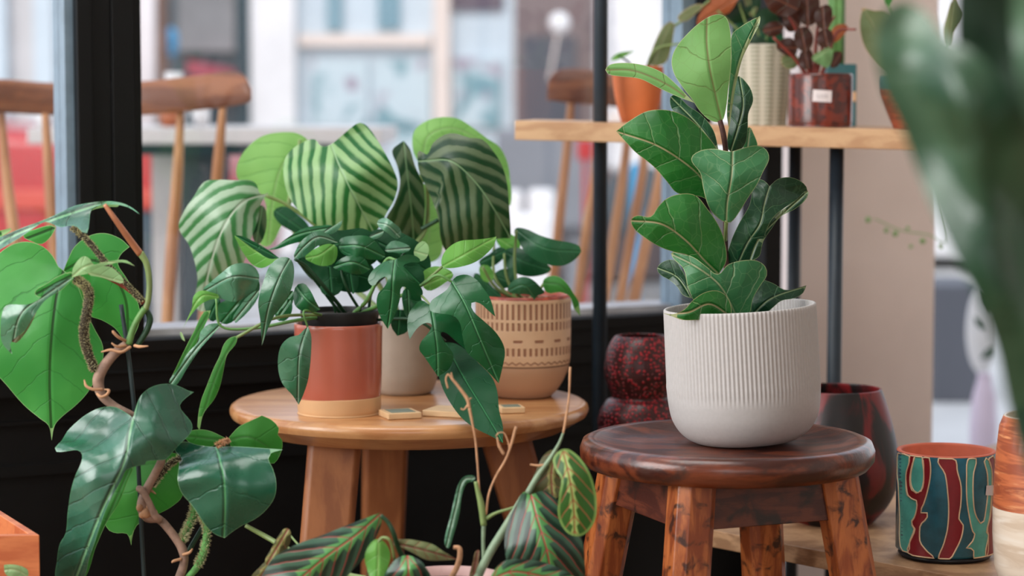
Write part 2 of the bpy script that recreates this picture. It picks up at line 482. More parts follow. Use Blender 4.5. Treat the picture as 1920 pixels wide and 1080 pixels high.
# leaves
g = srgb
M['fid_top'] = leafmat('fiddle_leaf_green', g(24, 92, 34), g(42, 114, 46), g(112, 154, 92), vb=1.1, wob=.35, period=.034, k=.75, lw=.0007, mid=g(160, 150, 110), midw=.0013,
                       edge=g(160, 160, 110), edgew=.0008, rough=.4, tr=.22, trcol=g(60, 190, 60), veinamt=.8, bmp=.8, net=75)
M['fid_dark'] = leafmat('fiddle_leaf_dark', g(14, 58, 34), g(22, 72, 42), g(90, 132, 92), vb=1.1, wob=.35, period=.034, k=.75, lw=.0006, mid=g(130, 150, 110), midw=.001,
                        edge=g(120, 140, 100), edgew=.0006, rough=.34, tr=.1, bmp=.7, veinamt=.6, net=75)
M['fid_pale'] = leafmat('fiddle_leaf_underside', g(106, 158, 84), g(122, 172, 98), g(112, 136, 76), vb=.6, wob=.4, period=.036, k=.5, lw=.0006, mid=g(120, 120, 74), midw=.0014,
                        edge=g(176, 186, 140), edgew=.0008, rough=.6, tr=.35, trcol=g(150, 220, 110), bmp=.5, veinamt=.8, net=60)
M['fid_mid'] = leafmat('fiddle_leaf_soft', g(48, 110, 68), g(70, 130, 84), g(140, 176, 128), vb=1.1, wob=.35, period=.03, k=.75, lw=.0006, mid=g(150, 160, 120), midw=.0012,
                       edge=g(170, 180, 130), edgew=.0008, rough=.42, tr=.2, trcol=g(70, 180, 70), bmp=.7, net=75)
M['cal'] = leafmat('calathea_striped', g(22, 96, 40), g(158, 196, 136), g(120, 170, 120), bias=.1, period=.032, k=1.5, curve=8, lw=.0002, mid=g(150, 185, 140), midw=.0012,
                   rough=.42, tr=.22, trcol=g(100, 200, 80), stripe=.85, veinamt=0, bmp=.45)
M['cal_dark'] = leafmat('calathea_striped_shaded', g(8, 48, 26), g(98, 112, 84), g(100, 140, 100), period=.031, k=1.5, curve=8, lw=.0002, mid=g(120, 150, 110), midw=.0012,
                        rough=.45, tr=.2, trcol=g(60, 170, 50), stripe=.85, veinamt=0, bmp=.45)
M['cal_silver'] = leafmat('calathea_silver', g(56, 122, 66), g(170, 194, 168), g(150, 180, 150), bias=.15, period=.029, k=1.4, curve=8, lw=.0002, mid=g(190, 205, 185), midw=.0016,
                          rough=.36, tr=.2, trcol=g(110, 200, 90), stripe=.85, veinamt=0, bmp=.45, sheen=.2)
M['cal_under'] = leafmat('calathea_underside', g(122, 176, 92), g(140, 192, 106), g(92, 146, 72), period=.017, k=.5, lw=.0006, mid=g(140, 175, 110), midw=.0014,
                         rough=.55, tr=.4, trcol=g(160, 230, 100), veinamt=.5, bmp=.3)
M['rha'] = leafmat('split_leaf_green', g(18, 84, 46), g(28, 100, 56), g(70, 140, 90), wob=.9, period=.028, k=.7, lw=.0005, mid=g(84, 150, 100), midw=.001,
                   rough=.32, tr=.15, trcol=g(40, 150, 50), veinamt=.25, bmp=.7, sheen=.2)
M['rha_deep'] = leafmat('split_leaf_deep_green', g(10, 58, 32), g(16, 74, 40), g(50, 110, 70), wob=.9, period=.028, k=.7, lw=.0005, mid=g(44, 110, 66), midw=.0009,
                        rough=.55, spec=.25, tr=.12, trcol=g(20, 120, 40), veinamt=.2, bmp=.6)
M['rha_sheen_tint'] = leafmat('split_leaf_sheen_tint', g(36, 98, 62), g(88, 142, 110), g(120, 166, 136), wob=1, period=.026, k=.8, lw=.0006, mid=g(140, 180, 150), midw=.001,  # paler patches paint reflections into the leaf colour
                          rough=.24, tr=.1, veinamt=.25, bmp=.9, sheen=.8)
M['bright'] = leafmat('young_leaf_green', g(96, 168, 70), g(122, 188, 88), g(150, 205, 120), period=.014, k=.7, lw=.0005, mid=g(150, 200, 110), midw=.001,
                      rough=.4, tr=.35, trcol=g(150, 230, 100), veinamt=.35, bmp=.4)
M['pale'] = leafmat('pale_leaf', g(140, 186, 124), g(170, 206, 150), g(130, 176, 110), period=.014, k=.7, lw=.0005, mid=g(180, 205, 150), midw=.001,
                    rough=.4, tr=.35, trcol=g(170, 230, 130), veinamt=.3, bmp=.4)
M['basketleaf'] = leafmat('round_leaf_dark', g(20, 78, 50), g(40, 100, 64), g(60, 120, 80), period=.02, k=.6, lw=.0005, mid=g(60, 120, 80), midw=.0008,
                          rough=.4, tr=.15, trcol=g(50, 160, 60), veinamt=.2, bmp=.4)
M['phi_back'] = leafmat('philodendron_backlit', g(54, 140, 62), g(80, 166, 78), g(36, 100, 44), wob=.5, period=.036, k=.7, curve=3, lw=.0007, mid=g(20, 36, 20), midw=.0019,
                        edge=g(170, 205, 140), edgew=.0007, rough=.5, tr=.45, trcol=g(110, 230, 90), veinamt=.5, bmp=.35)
M['phi_gloss'] = leafmat('philodendron_glossy', g(28, 82, 60), g(56, 112, 90), g(90, 140, 120), vb=.9, period=.036, k=1.0, curve=4, lw=.0009, mid=g(104, 160, 116), midw=.0016,
                         edge=g(80, 140, 100), edgew=.0007, rough=.27, tr=.08, veinamt=.35, bmp=1.0, sheen=.8)
M['phi_deep'] = leafmat('philodendron_dark', g(16, 74, 52), g(26, 92, 66), g(44, 110, 80), period=.04, k=.5, lw=.0009, mid=g(70, 140, 90), midw=.0014,
                        edge=g(120, 165, 120), edgew=.0006, rough=.27, tr=.08, veinamt=.25, bmp=.6, sheen=.45)
M['phi_mid'] = leafmat('philodendron_underside', g(50, 120, 44), g(62, 136, 52), g(44, 100, 40), period=.03, k=.5, lw=.0008, mid=g(60, 110, 50), midw=.0012,
                       edge=g(130, 170, 100), edgew=.0006, rough=.6, tr=.35, trcol=g(70, 190, 50), veinamt=.3, bmp=.3)
M['mar'] = leafmat('prayer_plant_leaf', g(14, 46, 34), g(64, 104, 82), g(158, 64, 60), stripe=.75, bias=-.2, period=.018, k=1.3, curve=8, lw=.0008, mid=g(178, 62, 62), midw=.0009,
                   rough=.38, tr=.12, veinamt=.9, bmp=.4, jag=(g(84, 150, 82), .012, .003), sheen=.15)
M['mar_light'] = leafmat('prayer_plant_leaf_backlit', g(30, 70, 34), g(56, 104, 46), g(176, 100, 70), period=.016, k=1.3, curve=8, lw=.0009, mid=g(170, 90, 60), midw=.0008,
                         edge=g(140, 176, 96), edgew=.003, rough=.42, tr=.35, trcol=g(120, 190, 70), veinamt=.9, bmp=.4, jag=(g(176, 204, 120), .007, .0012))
M['mar_brown'] = leafmat('prayer_plant_withered', g(128, 92, 66), g(120, 140, 92), g(150, 96, 70), period=.011, k=.75, lw=.0006, mid=g(120, 60, 50), midw=.001,
                         rough=.55, tr=.25, veinamt=.6, bmp=.6)
M['mar_olive'] = leafmat('prayer_plant_olive', g(74, 72, 42), g(96, 96, 60), g(150, 90, 66), period=.011, k=.75, lw=.0005, mid=g(140, 70, 60), midw=.001,
                         rough=.45, tr=.2, veinamt=.6, bmp=.4, jag=(g(150, 150, 90), .004, .002))
M['big_grey'] = leafmat('large_leaf_grey_green', g(30, 70, 46), g(92, 128, 100), g(110, 150, 125), period=.05, k=.5, lw=.001, rough=.36, tr=.1, veinamt=.2, bmp=.5, sheen=.3)  # pale mottling paints highlights into the leaf colour
M['big_dark'] = leafmat('large_leaf_dark', g(4, 42, 18), g(8, 56, 24), g(10, 60, 30), period=.05, k=.5, lw=.001, rough=.5, tr=.06, veinamt=.2, bmp=.4)
M['brownleaf'] = leafmat('bronze_leaf', g(66, 34, 26), g(44, 28, 24), g(60, 70, 40), period=.02, k=.6, lw=.0006, mid=g(120, 70, 50), midw=.001, rough=.4, tr=.25, trcol=g(170, 80, 40), veinamt=.4, bmp=.5)
M['rustleaf'] = leafmat('rust_leaf', g(176, 96, 54), g(150, 82, 50), g(140, 76, 44), period=.02, k=.6, lw=.0006, mid=g(150, 86, 52), midw=.001, rough=.5, tr=.3, trcol=g(210, 110, 60), veinamt=.3, bmp=.5)
M['oliveleaf'] = leafmat('olive_leaf', g(92, 110, 66), g(120, 130, 88), g(130, 140, 96), period=.02, k=.6, lw=.0005, mid=g(130, 130, 90), midw=.001,
                         edge=g(190, 160, 120), edgew=.001, rough=.5, tr=.25, veinamt=.3, bmp=.4)
M['st_green'] = plain('green_stem', g(96, 142, 76), .5, var=.15, scale=60)
M['st_dark'] = plain('dark_green_stem', g(24, 64, 36), .5, var=.15, scale=60)
M['st_brown'] = plain('woody_stem', g(148, 120, 104), .7, var=.3, scale=90, bmp=.6)
M['st_bark'] = plain('dark_bark', g(66, 36, 30), .7, var=.4, scale=120, bmp=.6)
M['st_red'] = plain('red_stem', g(134, 56, 46), .45, var=.15, scale=60)
M['st_orange'] = plain('orange_petiole', g(186, 122, 88), .45, var=.12, scale=40)
M['st_olive'] = plain('olive_stem', g(124, 146, 88), .45, var=.12, scale=40)
M['hair_dk'] = plain('hairy_stem', g(58, 50, 34), .8, var=.5, scale=300)
M['hair_gn'] = plain('hairy_green_stem', g(92, 150, 80), .8, var=.3, scale=200)
M['hairs'] = plain('stem_hairs', g(196, 192, 150), .8, var=.3, scale=200)
M['st_mar'] = plain('grey_green_stem', g(128, 150, 122), .5, var=.18, scale=50)
M['dry'] = plain('dry_stem', g(190, 144, 108), .8, var=.2, scale=80)
M['stake'] = plain('plant_stake', g(34, 52, 54), .5, var=.2, scale=40)
# ------------------------------------------------------------------ the setting
def Yw(X): return 3.361+.52*X            # plane of the shop window (it runs obliquely away to the right)
def wallpt(px):
    a = (px-960)/F; Y = 3.361/(1-.52*a); return a*Y, Y
nrm = Vector((.52, -1, 0)).normalized()  # towards the room
def wbox(x0, x1, z0, z1, t0, t1):
    "box in the window wall between photo columns x0..x1, heights z0..z1, offset t0..t1 towards the room"
    (ax, ay), (bx, by) = wallpt(x0), wallpt(x1)
    q = [(ax+nrm.x*t0, ay+nrm.y*t0), (bx+nrm.x*t0, by+nrm.y*t0), (bx+nrm.x*t1, by+nrm.y*t1), (ax+nrm.x*t1, ay+nrm.y*t1)]
    return prism(q, z0, z1)
def S(o): o['kind'] = 'structure'; return o
S(mk('floor', [prism([(-2.4, -2.6), (2.6, -2.6), (2.6, 4.6), (-2.4, 2.1)], -.06, 0)], M['floor']))
S(mk('ceiling', [prism([(-2.4, -2.6), (2.6, -2.6), (2.6, 4.8), (-2.4, 2.2)], 2.9, 3.0)], M['plaster']))
S(mk('ground', [box((-30, 1.2, -.3), (30, 60, -.12))], M['pave']))
SZ = .515
# black panelling under the window
S(mk('wall_back', [wbox(-3000, 1445, 0, SZ-.075, -.05, 0), wbox(-3000, 1445, .33, .345, 0, .006), wbox(-3000, 1445, .40, .405, 0, .006)], M['black'], origin=(0, 3.3, 0)))
S(mk('window_1', [wbox(-3000, 1292, SZ-.075, SZ-.004, -.05, .022), wbox(-3000, 1292, SZ-.022, SZ-.005, -.05, .03),
                  wbox(-3000, 1292, SZ-.05, SZ-.047, 0, .026)], M['black'], bevel=.001, origin=(0, 3.3, 0)))
w1 = bpy.data.objects['window_1']
mk('sill', [wbox(-3000, 1290, SZ-.004, SZ+.006, -.09, -.004)], M['sill'], w1)
mk('mullion', [wbox(137, 165, SZ-.01, 2.9, -.045, .03), wbox(165, 203, SZ-.01, 2.9, -.045, .022), wbox(204, 244, SZ-.01, 2.9, -.045, .024), wbox(245, 261, SZ-.01, 2.9, -.045, .018)], M['black'], w1, bevel=.0015)
mk('mullion_lit_side', [wbox(121, 137, SZ-.01, 2.9, -.045, .012)], M['frame_lit'], w1)  # lit side of the post, its brightness put into the colour
h = mk('hinge', [tube([P(204, 152, 3.06), P(204, 262, 3.06)], .0062, 12, 1), tube([P(192, 210, 3.06), P(192, 264, 3.06)], .0045, 12, 1)], M['hinge'], w1, smooth=True)
mk('hinge_plate', [tube([P(215, 152, 3.075), P(215, 263, 3.075)], .0022, 8, 1)], M['hinge'], h, smooth=True)
mk('pane', [wbox(-3000, 121, SZ, 2.9, -.02, -.014)], M['glass'], w1)
mk('pane', [wbox(262, 1264, SZ, 2.9, -.02, -.014)], M['glass'], w1)
mk('mullion', [wbox(1264, 1290, SZ-.075, 2.9, -.04, .02)], M['frame_lit'], w1, bevel=.001)
mk('mullion', [wbox(1290, 1312, SZ-.075, 2.9, -.04, .035)], M['black'], w1, bevel=.001)
w2 = S(mk('window_2', [wbox(1416, 1447, 0, 2.9, -.04, .03), wbox(1312, 1447, 0, .5, -.04, 0)], M['black'], bevel=.001))
mk('pane', [wbox(1312, 1416, .5, 2.9, -.02, -.014)], M['glass'], w2)
# pink plaster pier
S(mk('trim_1', [prism([(P(1497, 0, 3.72).x, 3.72), (P(1756, 0, 3.80).x, 3.80), (P(1756, 0, 3.80).x-.02, 4.0), (P(1497, 0, 3.72).x-.02, 4.0)], -.12, 2.9)], M['wall'], bevel=.004))
# room sides: left wall with a tall shop window, right wall, wall behind the viewer
S(mk('wall_left', [box((-2.4, -2.6, 0), (-2.3, 2.2, .5)), box((-2.4, -2.6, 2.5), (-2.3, 2.2, 2.9)), box((-2.4, -2.6, .5), (-2.3, 0, 2.5)), box((-2.4, 2.05, .5), (-2.3, 2.2, 2.5))], M['plaster']))
S(mk('window_3', [box((-2.37, 0, .5), (-2.33, .06, 2.5)), box((-2.37, 1.99, .5), (-2.33, 2.05, 2.5)), box((-2.37, .99, .5), (-2.33, 1.05, 2.5)),
                  box((-2.37, 0, .5), (-2.33, 2.05, .56)), box((-2.37, 0, 2.44), (-2.33, 2.05, 2.5))], M['black']))
S(mk('wall_right', [box((2.5, -2.6, 0), (2.6, 4.6, 2.9))], M['plaster']))
S(mk('wall_front', [box((-2.4, -2.7, 0), (2.6, -2.6, .9)), box((-2.4, -2.7, 2.4), (2.6, -2.6, 2.9)), box((-2.4, -2.7, .9), (-1.2, -2.6, 2.4)), box((1.4, -2.7, .9), (2.6, -2.6, 2.4))], M['plaster']))

# ------------------------------------------------------------------ out in the street
GZ = -.12
def flat(name, col, rough=.7, var=.05, scale=4): 
    return plain(name, col, rough, var=var, scale=scale)
X = {}
X['paleblue'] = flat('facade_pale_blue', srgb(196, 208, 216)); X['white'] = flat('facade_white', srgb(226, 224, 224))
X['lightgrey'] = flat('facade_light_grey', srgb(206, 202, 202)); X['cream'] = flat('facade_cream', srgb(222, 206, 196))
X['dark'] = flat('shopfront_dark', srgb(60, 72, 80)); X['darkteal'] = flat('shopfront_teal', srgb(34, 62, 72)); X['grey'] = flat('shopfront_grey', srgb(128, 128, 130), scale=1.5, var=.25)
X['winblue'] = flat('window_blue', srgb(110, 146, 160), .2); X['winviolet'] = flat('window_violet', srgb(92, 80, 92), .3)
X['glass_reflect'] = mottled('shop_glass_reflections', srgb(190, 206, 212), srgb(112, 152, 162), srgb(150, 132, 150), 3.6, .4, (1, 1, 1), (.5, .6))  # mottling paints reflections into the shop window colour
X['red'] = flat('car_red', srgb(176, 36, 42), .25); X['redorange'] = flat('car_panel_orange', srgb(196, 72, 58), .4); X['blue'] = flat('sign_blue', srgb(40, 150, 200), .4)
X['brown'] = flat('shopfront_brown', srgb(122, 106, 106)); X['charcoal'] = flat('charcoal', srgb(84, 86, 94)); X['asphalt'] = flat('asphalt', srgb(126, 130, 138))
X['table'] = flat('table_top', srgb(205, 200, 198), .4); X['bark'] = flat('tree_bark', srgb(120, 92, 80), .9, .3, 20)
X['lilac'] = flat('lilac', srgb(206, 190, 206), .5); X['awning'] = flat('awning_red', srgb(150, 62, 76), .7)

def thing(name, label, cat, geos, mat, group=None, **k):
    o = mk(name, geos, mat, **k); tag(o, label, cat, group); return o
b1 = thing('building', 'pale blue shop building across the street behind the striped plant', 'building', [pbox(466, -500, 962, 520, 12, 3)], X['paleblue'])
for r, m, n in (((612, -90, 642, 56), 'winblue', 'window'), ((708, -90, 750, 54), 'winblue', 'window'), ((838, -120, 944, 19), 'winviolet', 'window'),
                ((585, 112, 690, 236), 'glass_reflect', 'display_window'), ((702, 112, 806, 236), 'glass_reflect', 'display_window'), ((848, 108, 938, 240), 'glass_reflect', 'display_window'),
                ((585, 240, 806, 420), 'glass_reflect', 'display_window')):
    mk(n, [pbox(*r, 11.97, .05)], X[m], b1)
mk('pilaster', [pbox(812, -500, 843, 470, 11.9, .12)], X['cream'], b1)
mk('pilaster', [pbox(470, -500, 552, 480, 11.9, .12)], X['white'], b1)
mk('fascia', [pbox(560, 64, 806, 86, 11.93, .08)], X['cream'], b1)
b2 = thing('building', 'light grey building seen left of the black window post', 'building', [pbox(-700, -500, 300, 520, 12, 3)], X['lightgrey'])
mk('pilaster', [pbox(62, -500, 98, 400, 11.9, .1)], X['paleblue'], b2)
mk('pilaster', [pbox(-40, -500, 8, 400, 11.9, .1)], X['paleblue'], b2)
b3 = thing('building', 'dark grey shopfront across the street right of the tree trunk', 'building', [pbox(305, -500, 462, 520, 12, 3)], X['dark'])
mk('shop_window', [pbox(332, -300, 440, 96, 11.97, .06)], X['grey'], b3)
mk('corner_post', [pbox(444, -500, 462, 500, 11.93, .1)], X['darkteal'], b3)
mk('awning', [hull([P(350, 140, 11.7), P(442, 150, 11.7), P(442, 140, 12.0), P(350, 130, 12.0)], [P(350, 116, 11.8), P(442, 138, 11.8), P(442, 130, 12.0), P(350, 110, 12.0)])], X['awning'], b3)
b4 = thing('building', 'brownish grey shopfront across the street left of the black pole', 'building', [pbox(964, -500, 1262, 520, 12, 3)], X['brown'])
mk('shop_window', [pbox(978, 68, 1080, 250, 11.97, .06)], X['charcoal'], b4)
mk('shop_window', [pbox(1140, -300, 1184, 60, 11.97, .06)], X['lightgrey'], b4)
b5 = thing('building', 'pale building far outside beyond the pink pier', 'building', [pbox(1380, -500, 2500, 480, 13, 3)], X['white'])
def bevthing(*a, bv=.03, **k):
    o = thing(*a, **k); md = o.modifiers.new('bevel', 'BEVEL'); md.width = bv; md.segments = 3; return o
bl = empty('globe_lamp', P(1048, 66, 9), 'white globe lamp hanging outside by the brown shopfront', 'lamp')
def ball(c, r, n=16):
    return lathe([(max(1e-4, r*math.sin(math.pi*i/n)), c[2]-r*math.cos(math.pi*i/n)) for i in range(n+1)], (c[0], c[1]), 24)
def ballmk(name, c, r, mat, root): return mk(name, [ball(c, r)], mat, root, smooth=True)
ballmk('globe', P(1049, 43, 9), .043, X['white'], bl)
mk('cord', [tube([P(1047, 26, 9), P(1036, -200, 9)], .004, 6, 1)], X['brown'], bl)
mk('chain', [tube([P(1046, 60, 9), P(1030, 150, 9)], .005, 6, 1)], X['cream'], bl)
thing('tree_trunk', 'slim brown tree trunk in the street right of the window post', 'tree', [tube([P(304, 600, 10), P(302, 100, 10), P(298, -150, 10), P(292, -500, 10)], [.045, .032, .03, .028], 12, 4)], X['bark'], smooth=True)
thing('street_post', 'wide white post in the street beside the tree trunk', 'post', [tube([P(277, 612, 9.7), P(277, -500, 9.7)], .035, 16, 1)], X['white'], smooth=True)
thing('hanging_sign', 'small bright blue oval sign outside the dark shopfront', 'sign', [lathe([(1e-3, P(0, 108, 10.2).z), (.025, P(0, 96, 10.2).z), (.03, P(0, 75, 10.2).z), (.024, P(0, 58, 10.2).z), (1e-3, P(0, 50, 10.2).z)], (P(325, 0, 10.2).x, 10.2), 20)], X['blue'], smooth=True)
# red car: bonnet, wing, wheels
car = empty('parked_car', P(0, 0, 7.8)*1, 'red parked car behind the outdoor table', 'car'); car.location.z = GZ
def carsil(pts, d0, d1):
    return hull([P(x, y, d0) for x, y in pts], [Vector((P(x, y, d0).x, d1, P(x, y, d0).z)) for x, y in pts])
o = mk('car_body', [carsil([(-900, 560), (-900, 180), (-420, 150), (-160, 232), (60, 246), (300, 262), (420, 300), (446, 360), (440, 540), (300, 570)], 7.6, 9.2)], X['red'], car, bevel=.06)
mk('side_panel', [pbox(-700, 355, 300, 395, 7.58, .03)], X['redorange'], car, bevel=.01)
mk('windscreen', [carsil([(-420, 150), (-160, 226), (-150, 236), (-430, 160)], 7.75, 9.05)], X['dark'], car)
for x in (-640, 250):
    p = P(x, 560, 7.55); r = .3
    vs, fs = lathe([(.0001, 0), (r*.6, 0), (r, .02), (r, .18), (r*.6, .2), (.0001, .2)], (0, 0), 32)
    mk('wheel', [([Vector((p.x+v[0], 7.52+v[2], .18+v[1])) for v in vs], fs)], X['dark'], car, smooth=True)
# blurred things outside right
bevthing('car', 'grey parked car glimpsed between striped plant and pole', 'car', [pbox(930, 246, 1120, 430, 10.4, 1.3), pbox(950, 420, 990, 582, 10.5, .3), pbox(1060, 420, 1100, 582, 10.5, .3)], X['asphalt'])
for x0, y0, x1, y1, d, la in ((990, 356, 1040, 660, 8.7, 'tall white box on the pavement behind the patterned pot'), (945, 358, 980, 656, 8.75, 'tall white box nearest the dark striped leaf, out on the pavement'),
                        (958, 402, 1038, 681, 8.3, 'wide white box on the pavement, lower than the two behind it')):
    bevthing('storage_box', la, 'box', [pbox(x0, y0, x1, y1, d, .14)], X['white'], group='white boxes on the pavement', bv=.02)
van = empty('glare_van', P(1190, 420, 9.5), 'made-up white van standing in for bright glare between pole and fiddle leaf plant', 'van')  # made-up van; its white body stands in for overexposed glare
mk('van_body', [pbox(1148, -260, 1560, 330, 9.5, 2)], X['white'], van, bevel=.05)
mk('van_stripe', [pbox(1140, 210, 1252, 236, 9.46, .06)], X['cream'], van)
mk('van_window', [pbox(1252, -60, 1420, 60, 9.47, .05)], X['dark'], van)
for x in (1200, 1500):
    p = P(x, 380, 9.5); vs, fs = lathe([(.0001, 0), (.12, 0), (.16, .02), (.16, .1), (.0001, .1)], (0, 0), 24)
    mk('wheel', [([Vector((p.x+v[0], 9.42+v[2], p.z+v[1])) for v in vs], fs)], X['dark'], van, smooth=True)
bevthing('street_bollard', 'blue bollard outside between the tilted chair spindles', 'bollard', [tube([P(1190, 768, 7), P(1192, 306, 7)], .016, 10, 1)], X['blue'], bv=.002)
bevthing('street_sign', 'small red sign outside above the tilted chair', 'sign', [pbox(1082, 262, 1112, 300, 8, .03), tube([P(1097, 697, 8.02), P(1097, 300, 8.02)], .01, 6, 1)], X['red'], bv=.005)
# beyond the pier
bevthing('planter_box', 'dark grey planter standing outside right of the pink pier', 'planter', [pbox(1752, 535, 1850, 757, 7.16, .4)], X['charcoal'], bv=.01)
ma = empty('oval_sign', P(1842, 700, 5.6), 'oval white sign with green leaf shapes beside the dark planter', 'sign')
vs, fs = lathe([(.0001, -.01), (.95, -.01), (1, 0), (.95, .01), (.0001, .01)], (0, 0), 40)
cm = P(1842, 618, 5.6)
mk('sign_board', [([Vector((cm.x+v[0]*.041, cm.y+v[2], cm.z+v[1]*.112)) for v in vs], fs)], X['white'], ma, smooth=True)
for q in ([(1845, 540), (1862, 552), (1872, 575), (1860, 584), (1848, 565)], [(1826, 594), (1840, 598), (1852, 614), (1842, 618), (1830, 608)], [(1838, 672), (1850, 655), (1868, 648), (1866, 664), (1850, 674)]):
    mk('leaf_shape', [hull([P(x, y, 5.55) for x, y in q], [P(x, y, 5.57) for x, y in q])], M['st_dark'], ma)
mk('post', [tube([P(1848, 694, 5.62), P(1850, 909, 5.62)], .008, 8, 1)], X['white'], ma)
lb = thing('garden_figure', 'tall pale lilac bottle standing outside under the oval sign', 'bottle', [lathe([(r*5.3/F, P(0, y, 5.3).z) for r, y in ((1, 952), (22, 952), (26, 800), (22, 745), (14, 715), (12, 704), (14, 700), (1, 699))], (P(1852, 0, 5.3).x, 5.3), 24)], X['lilac'], smooth=True)
lb.name = 'tall_bottle'
# outdoor table with things on it
tb = empty('cafe_table', (P(480, 0, 5.1).x, 5.1, GZ), 'long pale outdoor table with dark pedestal behind the spindle chair', 'table')
zt = P(480, 239, 4.85).z
mk('tabletop', [box((P(52, 0, 4.85).x, 4.85, zt-.036), (P(716, 0, 4.85).x, 5.5, zt))], X['table'], tb, bevel=.004)
mk('underframe', [box((P(262, 0, 4.95).x, 4.95, zt-.062), (P(640, 0, 4.95).x, 5.4, zt-.036))], X['darkteal'], tb)
mk('pedestal', [box((P(345, 0, 5.1).x, 5.05, GZ), (P(420, 0, 5.1).x, 5.2, zt-.05))], X['dark'], tb)
mk('pedestal', [box((P(284, 0, 5.1).x, 5.1, GZ), (P(330, 0, 5.1).x, 5.2, zt-.05))], X['table'], tb)
thing('bowl', 'small amber bowl on the outdoor table', 'bowl', [lathe([(r*5/F, zt+h) for r, h in ((1, 0), (16, 0), (22, .02), (24, .035), (22, .035), (18, .015), (1, .01))], (P(322, 0, 5).x, 5), 24)], M['banded'], smooth=True)
thing('cup', 'small white cup on the outdoor table beside a bowl', 'cup', [lathe([(r*5.1/F, zt+h) for r, h in ((1, 0), (14, 0), (18, .04), (16, .04), (12, .01), (1, .01))], (P(378, 0, 5.1).x, 5.1), 24)], X['white'], smooth=True)
thing('cup', 'tall white cup at the left end of the outdoor table', 'cup', [lathe([(r*4.95/F, zt+h) for r, h in ((1, 0), (15, 0), (17, .03), (15, .03), (12, .01), (1, .01))], (P(85, 0, 4.95).x, 4.95), 24)], X['white'], smooth=True)
thing('milk_jug', 'white jug standing on the outdoor table behind the chair rail', 'jug', [lathe([(r*5.2/F, zt+h) for r, h in ((1, 0), (20, 0), (26, .05), (16, .09), (17, .125), (15, .125), (13, .09), (1, .02))], (P(322, 0, 5.2).x, 5.25), 24)], X['white'], smooth=True)

# wooden spindle-back chairs
def rail(pts, d0, th):
    "curved crest rail: list of (x, ytop, ybottom, depth)"
    c = crom([(x, yt, yb) for x, yt, yb, d in pts], 8); ds = crom([(d, 0, 0) for *_, d in pts], 8)
    vs, fs = [], []; n = len(c)
    for (x, yt, yb), dv in zip(c, ds):
        d = dv[0]; a, b = P(x, yt, d), P(x, yb, d)
        t = Vector((0, th, 0)); m = (a-b)*.15
        vs += [a-m, a+t*.3, a+t*.7, a-m+t, b+m+t, b+t*.7, b+t*.3, b+m]
    for i in range(n-1):
        for k in range(8):
            j = (k+1) % 8; fs.append((i*8+k, i*8+j, (i+1)*8+j, (i+1)*8+k))
    fs.append(tuple(range(8))[::-1]); fs.append(tuple((n-1)*8+k for k in range(8)))
    return vs, fs
def chair(label, railpts, spindles, seatc, seatw, rot, d, th):
    r = empty('spindle_chair', (seatc[0], seatc[1], GZ), label, 'chair', 'wooden spindle-back chairs outside')
    mk('crest_rail', [rail(railpts, d, th)], M['walnut'], r, smooth=True)
    for s in spindles: mk('spindle', [ptube(s[0], s[1], 10)], M['beech'], r, smooth=True)
    zs = .33; w = seatw/2
    ring = [(seatc[0]+(math.copysign(abs(math.cos(t))**.6, math.cos(t))*w*math.cos(rot)-math.copysign(abs(math.sin(t))**.6, math.sin(t))*w*math.sin(rot)),
             seatc[1]+(math.copysign(abs(math.cos(t))**.6, math.cos(t))*w*math.sin(rot)+math.copysign(abs(math.sin(t))**.6, math.sin(t))*w*math.cos(rot))) for t in [i*math.pi/16 for i in range(32)]]
    mk('seat', [prism(ring, zs-.03, zs)], M['walnut'], r, bevel=.006)
    for sx in (-1, 1):
        for sy in (-1, 1):
            def q(f, z): 
                x, y = sx*w*f, sy*w*f
                return Vector((seatc[0]+x*math.cos(rot)-y*math.sin(rot), seatc[1]+x*math.sin(rot)+y*math.cos(rot), z))
            mk('leg', [tube([q(.75, zs-.03), q(.85, .12), q(.98, GZ)], [.013, .017, .011], 10)], M['beech'], r, smooth=True)
    return r
# left chair: rail from off frame to x=472
dl = 3.75
chair('wooden chair with curved walnut rail seen either side of the window post', [(-75, 178, 222, dl-.08), (-50, 150, 218, dl-.07), (0, 148, 212, dl-.03), (90, 155, 216, dl), (200, 156, 217, dl+.01), (270, 152, 216, dl), (360, 142, 208, dl-.04), (425, 134, 200, dl-.07), (455, 140, 195, dl-.09), (470, 165, 190, dl-.1)],
      [([(-62, 215, dl), (-30, 620, dl-.02)], [8, 11]), ([(2, 208, dl), (12, 330, dl), (30, 470, dl-.01), (44, 640, dl-.02)], [7, 10, 12, 12]), ([(85, 212, dl), (92, 330, dl), (102, 480, dl-.01), (108, 640, dl-.02)], [7, 10, 12, 12]),
       ([(170, 212, dl), (176, 640, dl-.02)], [7, 12]), ([(250, 212, dl), (244, 640, dl-.02)], [7, 12]),
       ([(339, 206, dl), (332, 340, dl), (322, 470, dl-.01), (312, 640, dl-.02)], [7, 11, 12, 12]), ([(418, 200, dl-.05), (410, 300, dl-.04), (400, 420, dl-.03), (380, 640, dl-.02)], [7, 11, 12, 12])],
      (P(180, 0, dl).x, dl+.2), .42, 0, dl, .02)
dr = 4.05
